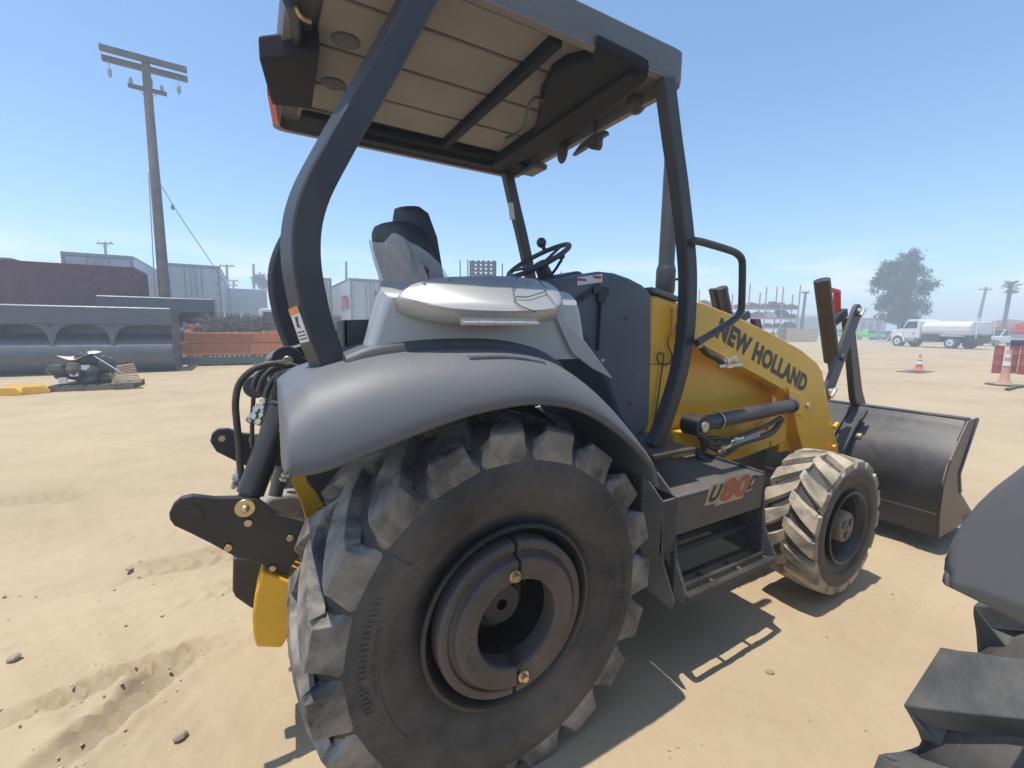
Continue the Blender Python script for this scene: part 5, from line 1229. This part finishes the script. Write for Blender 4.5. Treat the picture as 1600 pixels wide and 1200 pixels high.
for z in (.4, 1.85, 3.3, 4.7):
    x = xa+.3
    while x < xb-.6:
        w = rng.uniform(.8, 2.2); h = rng.uniform(.65, 1.25); m = cols[int(rng.integers(0, 7) if rng.random() < .35 else rng.integers(0, 4))]
        if rng.random() < .35: sh = MB().cyl((x+w/2, .2, z+h*.5), (x+w/2, 1.3, z+h*.5), h*.5, n=14)
        elif rng.random() < .5: sh = MB().ball((x+w/2, .8, z+h*.4), h*.5, 8, (w/h, 1, .9))
        else: sh = MB().prism([(x, z), (x, z+h*.5), (x+w*.3, z+h), (x+w*.7, z+h*.8), (x+w, z+h*.3), (x+w, z)], 'y', .1, 1.4)
        obj('part_casting', sh, m, pt_, 30); x += w+rng.uniform(.0, .25)
q = G(1252, 534); t = thing('crate', 'open wooden crate on the dirt right of the storage rack', 'crate', (q.x, q.y, 0), hd_)
k = (q-CAM).dot(fw)/FPX; w = 24*k
for i in range(5):
    obj('plank', MB().box(-w, w, -.04, .0, .15+i*.30, .42+i*.30), WOODN, t, 0); obj('plank', MB().box(-w, w, 2.0, 2.04, .15+i*.30, .42+i*.30), WOODN, t, 0)
for x in (-w, -.3, w*.5, w-.1): obj('batten', MB().box(x, x+.12, -.08, -.04, .1, 1.65), WOODN, t, 0)
obj('base', MB().box(-w, w, 0, 2.0, .05, .15), WOODN, t, 0); obj('lid', MB().box(-w, w, 0, 2.0, 1.62, 1.66), WOODP, t, 0)
q = G(1258, 529); k = (q-CAM).dot(fw)/FPX; t = thing('storage_container', 'grey storage container behind the wooden crate', 'container', (q.x, q.y, 0), hd_)
obj('box', MB().box(-22*k, 20*k, 0, 2.5, 0, 34*k), TRG, t, 0, bevel=.03)
for i in range(14): obj('rib', MB().box(-21*k+i*3*k, -20*k+i*3*k, -.05, 0, .2, 33*k), TRG, t, 0)
q = D(1270, 505, 120); k = 120/FPX; t = thing('warehouse', 'long low white roofed warehouse beyond the crate', 'warehouse', (q.x, q.y, 0), hd_)
obj('wall', MB().box(-40*k, 30*k, 0, 10, 0, q.z-.6), TRW, t, 0); obj('roof', MB().box(-41*k, 31*k, -.5, 10.5, q.z-.6, q.z+2.2), WHITE, t, 0)
q = D(1352, 512, 105); k = 105/FPX; t = thing('office_building', 'low tan building with flat eaves behind the green pickup', 'building', (q.x, q.y, 0), hd_)
zt = D(1352, 497, 105).z
obj('wall', MB().box(-25*k, 32*k, 0, 8, 0, zt-.3), TAN, t, 0); obj('roof', MB().box(-27*k, 34*k, -.8, 8.5, zt-.3, zt), WOODP, t, 0)
for i in range(4):
    x = (-20+i*12)*k; f = obj('window', MB().box(x-.1, x+1.3, -.06, .0, 1.2, zt-.9), DECW, t, 0); obj('pane', MB().box(x, x+1.2, -.08, -.06, 1.3, zt-1.0), GLASS, f, 0)
# rack with baskets seen above the console lid
q = D(756, 432, 34); k = 34/FPX; t = thing('basket_rack', 'dark steel rack of stacked baskets seen above the silver lid', 'rack', (q.x, q.y, 0), hd_)
zt = D(756, 408, 34).z
for x in (-21*k, 18*k): obj('upright', MB().box(x-.07, x+.07, 0, .14, 0, zt), DARK, t, 0)
n = 6
for i in range(n): 
    z = zt-.15-i*.30; obj('shelf', MB().box(-21*k, 18*k, -.05, .8, z, z+.06), DARK, t, 0)
    for j in range(5): obj('fitting', MB().ball(((-17+j*8)*k, .2, z+.14), .11, 8, (1.4, 1, .8)), DARK if j % 2 else RUST, t, 30)
for a, b, lab in ((719, 407, 'thin steel post left of the basket rack'), (731, 406, 'thin steel post touching the left side of the basket rack'), (785, 412, 'thin steel post between basket rack and steering wheel'), (877, 424, 'thin steel post just right of the steering wheel')):
    p = D(a, b, 36); tag(obj('steel_post', MB().cyl((0, 0, 0), (0, 0, p.z), .05, n=8).box(-.06, .06, -.06, .06, 0, .1), RUST, None), lab, 'post', 'thin steel posts').location = (p.x, p.y, 0)

# ---------------------------------------------------------------- stones
STN = mat('stone', (.36, .30, .22), .85, var=.25, scale=30, bump=.5)
def stone(label, px, py, r):
    q = G(px, py); m = MB().ball((0, 0, 0), r, 10, (1.25, .9, .7)); m.v = [tuple(V(v)*(1+rng.uniform(-.14, .14))) for v in m.v]
    o = tag(obj('stone', m, STN, None, 25), label, 'stone', 'stones on the dirt'); o.location = (q.x, q.y, r*.35); o.rotation_euler = (0, 0, rng.uniform(0, 6))
stone('grey stone on the tracked dirt below the black hitch arm', 202, 890, .019)
stone('pale flat stone on the dirt left of the big tyre foot', 282, 1152, .020)
stone('small stone on sunlit dirt beyond the step shadow', 1203, 1052, .016)
stone('greenish stone at the left edge of the tracked dirt', 22, 1030, .022)
m = MB()
for i in range(420):
    a = rng.uniform(-4.5, 4.5); b = rng.uniform(-1.7, 5.2); r = rng.uniform(.0025, .007)
    m.ball((a, b, H[min(int(np.searchsorted(gy, b)), ny-1), min(int(np.searchsorted(gx, a)), nx-1)]+r*.1), r, 5, (rng.uniform(.8, 1.6), 1, .55))
tag(obj('pebbles', m, STN, None, 0), 'small pebbles scattered over the dirt', 'pebbles', None, 'stuff')
CLOD = mat('dirt_clod', (.42, .318, .198), .95, var=.2, scale=20)
m = MB()
for (a, b, w_) in ((g2(-80, 1170), g2(330, 1015), .13), (g2(60, 1230), g2(300, 1030), .15), (g2(-160, 985), g2(390, 860), .2), (g2(-150, 1050), g2(420, 905), .2), (g2(780, 1190), g2(1300, 1000), .5)):
    for i in range(34):
        f = rng.random(); x = a[0]+(b[0]-a[0])*f+rng.normal()*w_*.6; y = a[1]+(b[1]-a[1])*f+rng.normal()*w_*.6; r = rng.uniform(.003, .008)
        xi = int(np.searchsorted(gx, x)); yi = int(np.searchsorted(gy, y)); h_ = H[min(yi, ny-1), min(xi, nx-1)]
        m.ball((x, y, h_+r*.05), r, 6, (rng.uniform(.9, 1.7), 1.2, .45))
tag(obj('dirt_clods', m, CLOD, None, 0), 'loose dirt clods along the tyre tracks', 'clods', None, 'stuff')
# ---------------------------------------------------------------- air
hz = bpy.data.materials.new('air'); hz.use_nodes = True; n_ = hz.node_tree.nodes; n_.remove(n_['Principled BSDF'])
pv = n_.new('ShaderNodeVolumePrincipled'); pv.inputs['Color'].default_value = (.74, .87, 1, 1); pv.inputs['Density'].default_value = .0062
pv.inputs['Anisotropy'].default_value = .2
hz.node_tree.links.new(pv.outputs[0], n_['Material Output'].inputs['Volume'])
ho = obj('haze', MB().box(-1700, 1700, -1700, 1700, -1.1, 14.5), hz, None, 0); ho['kind'] = 'stuff'
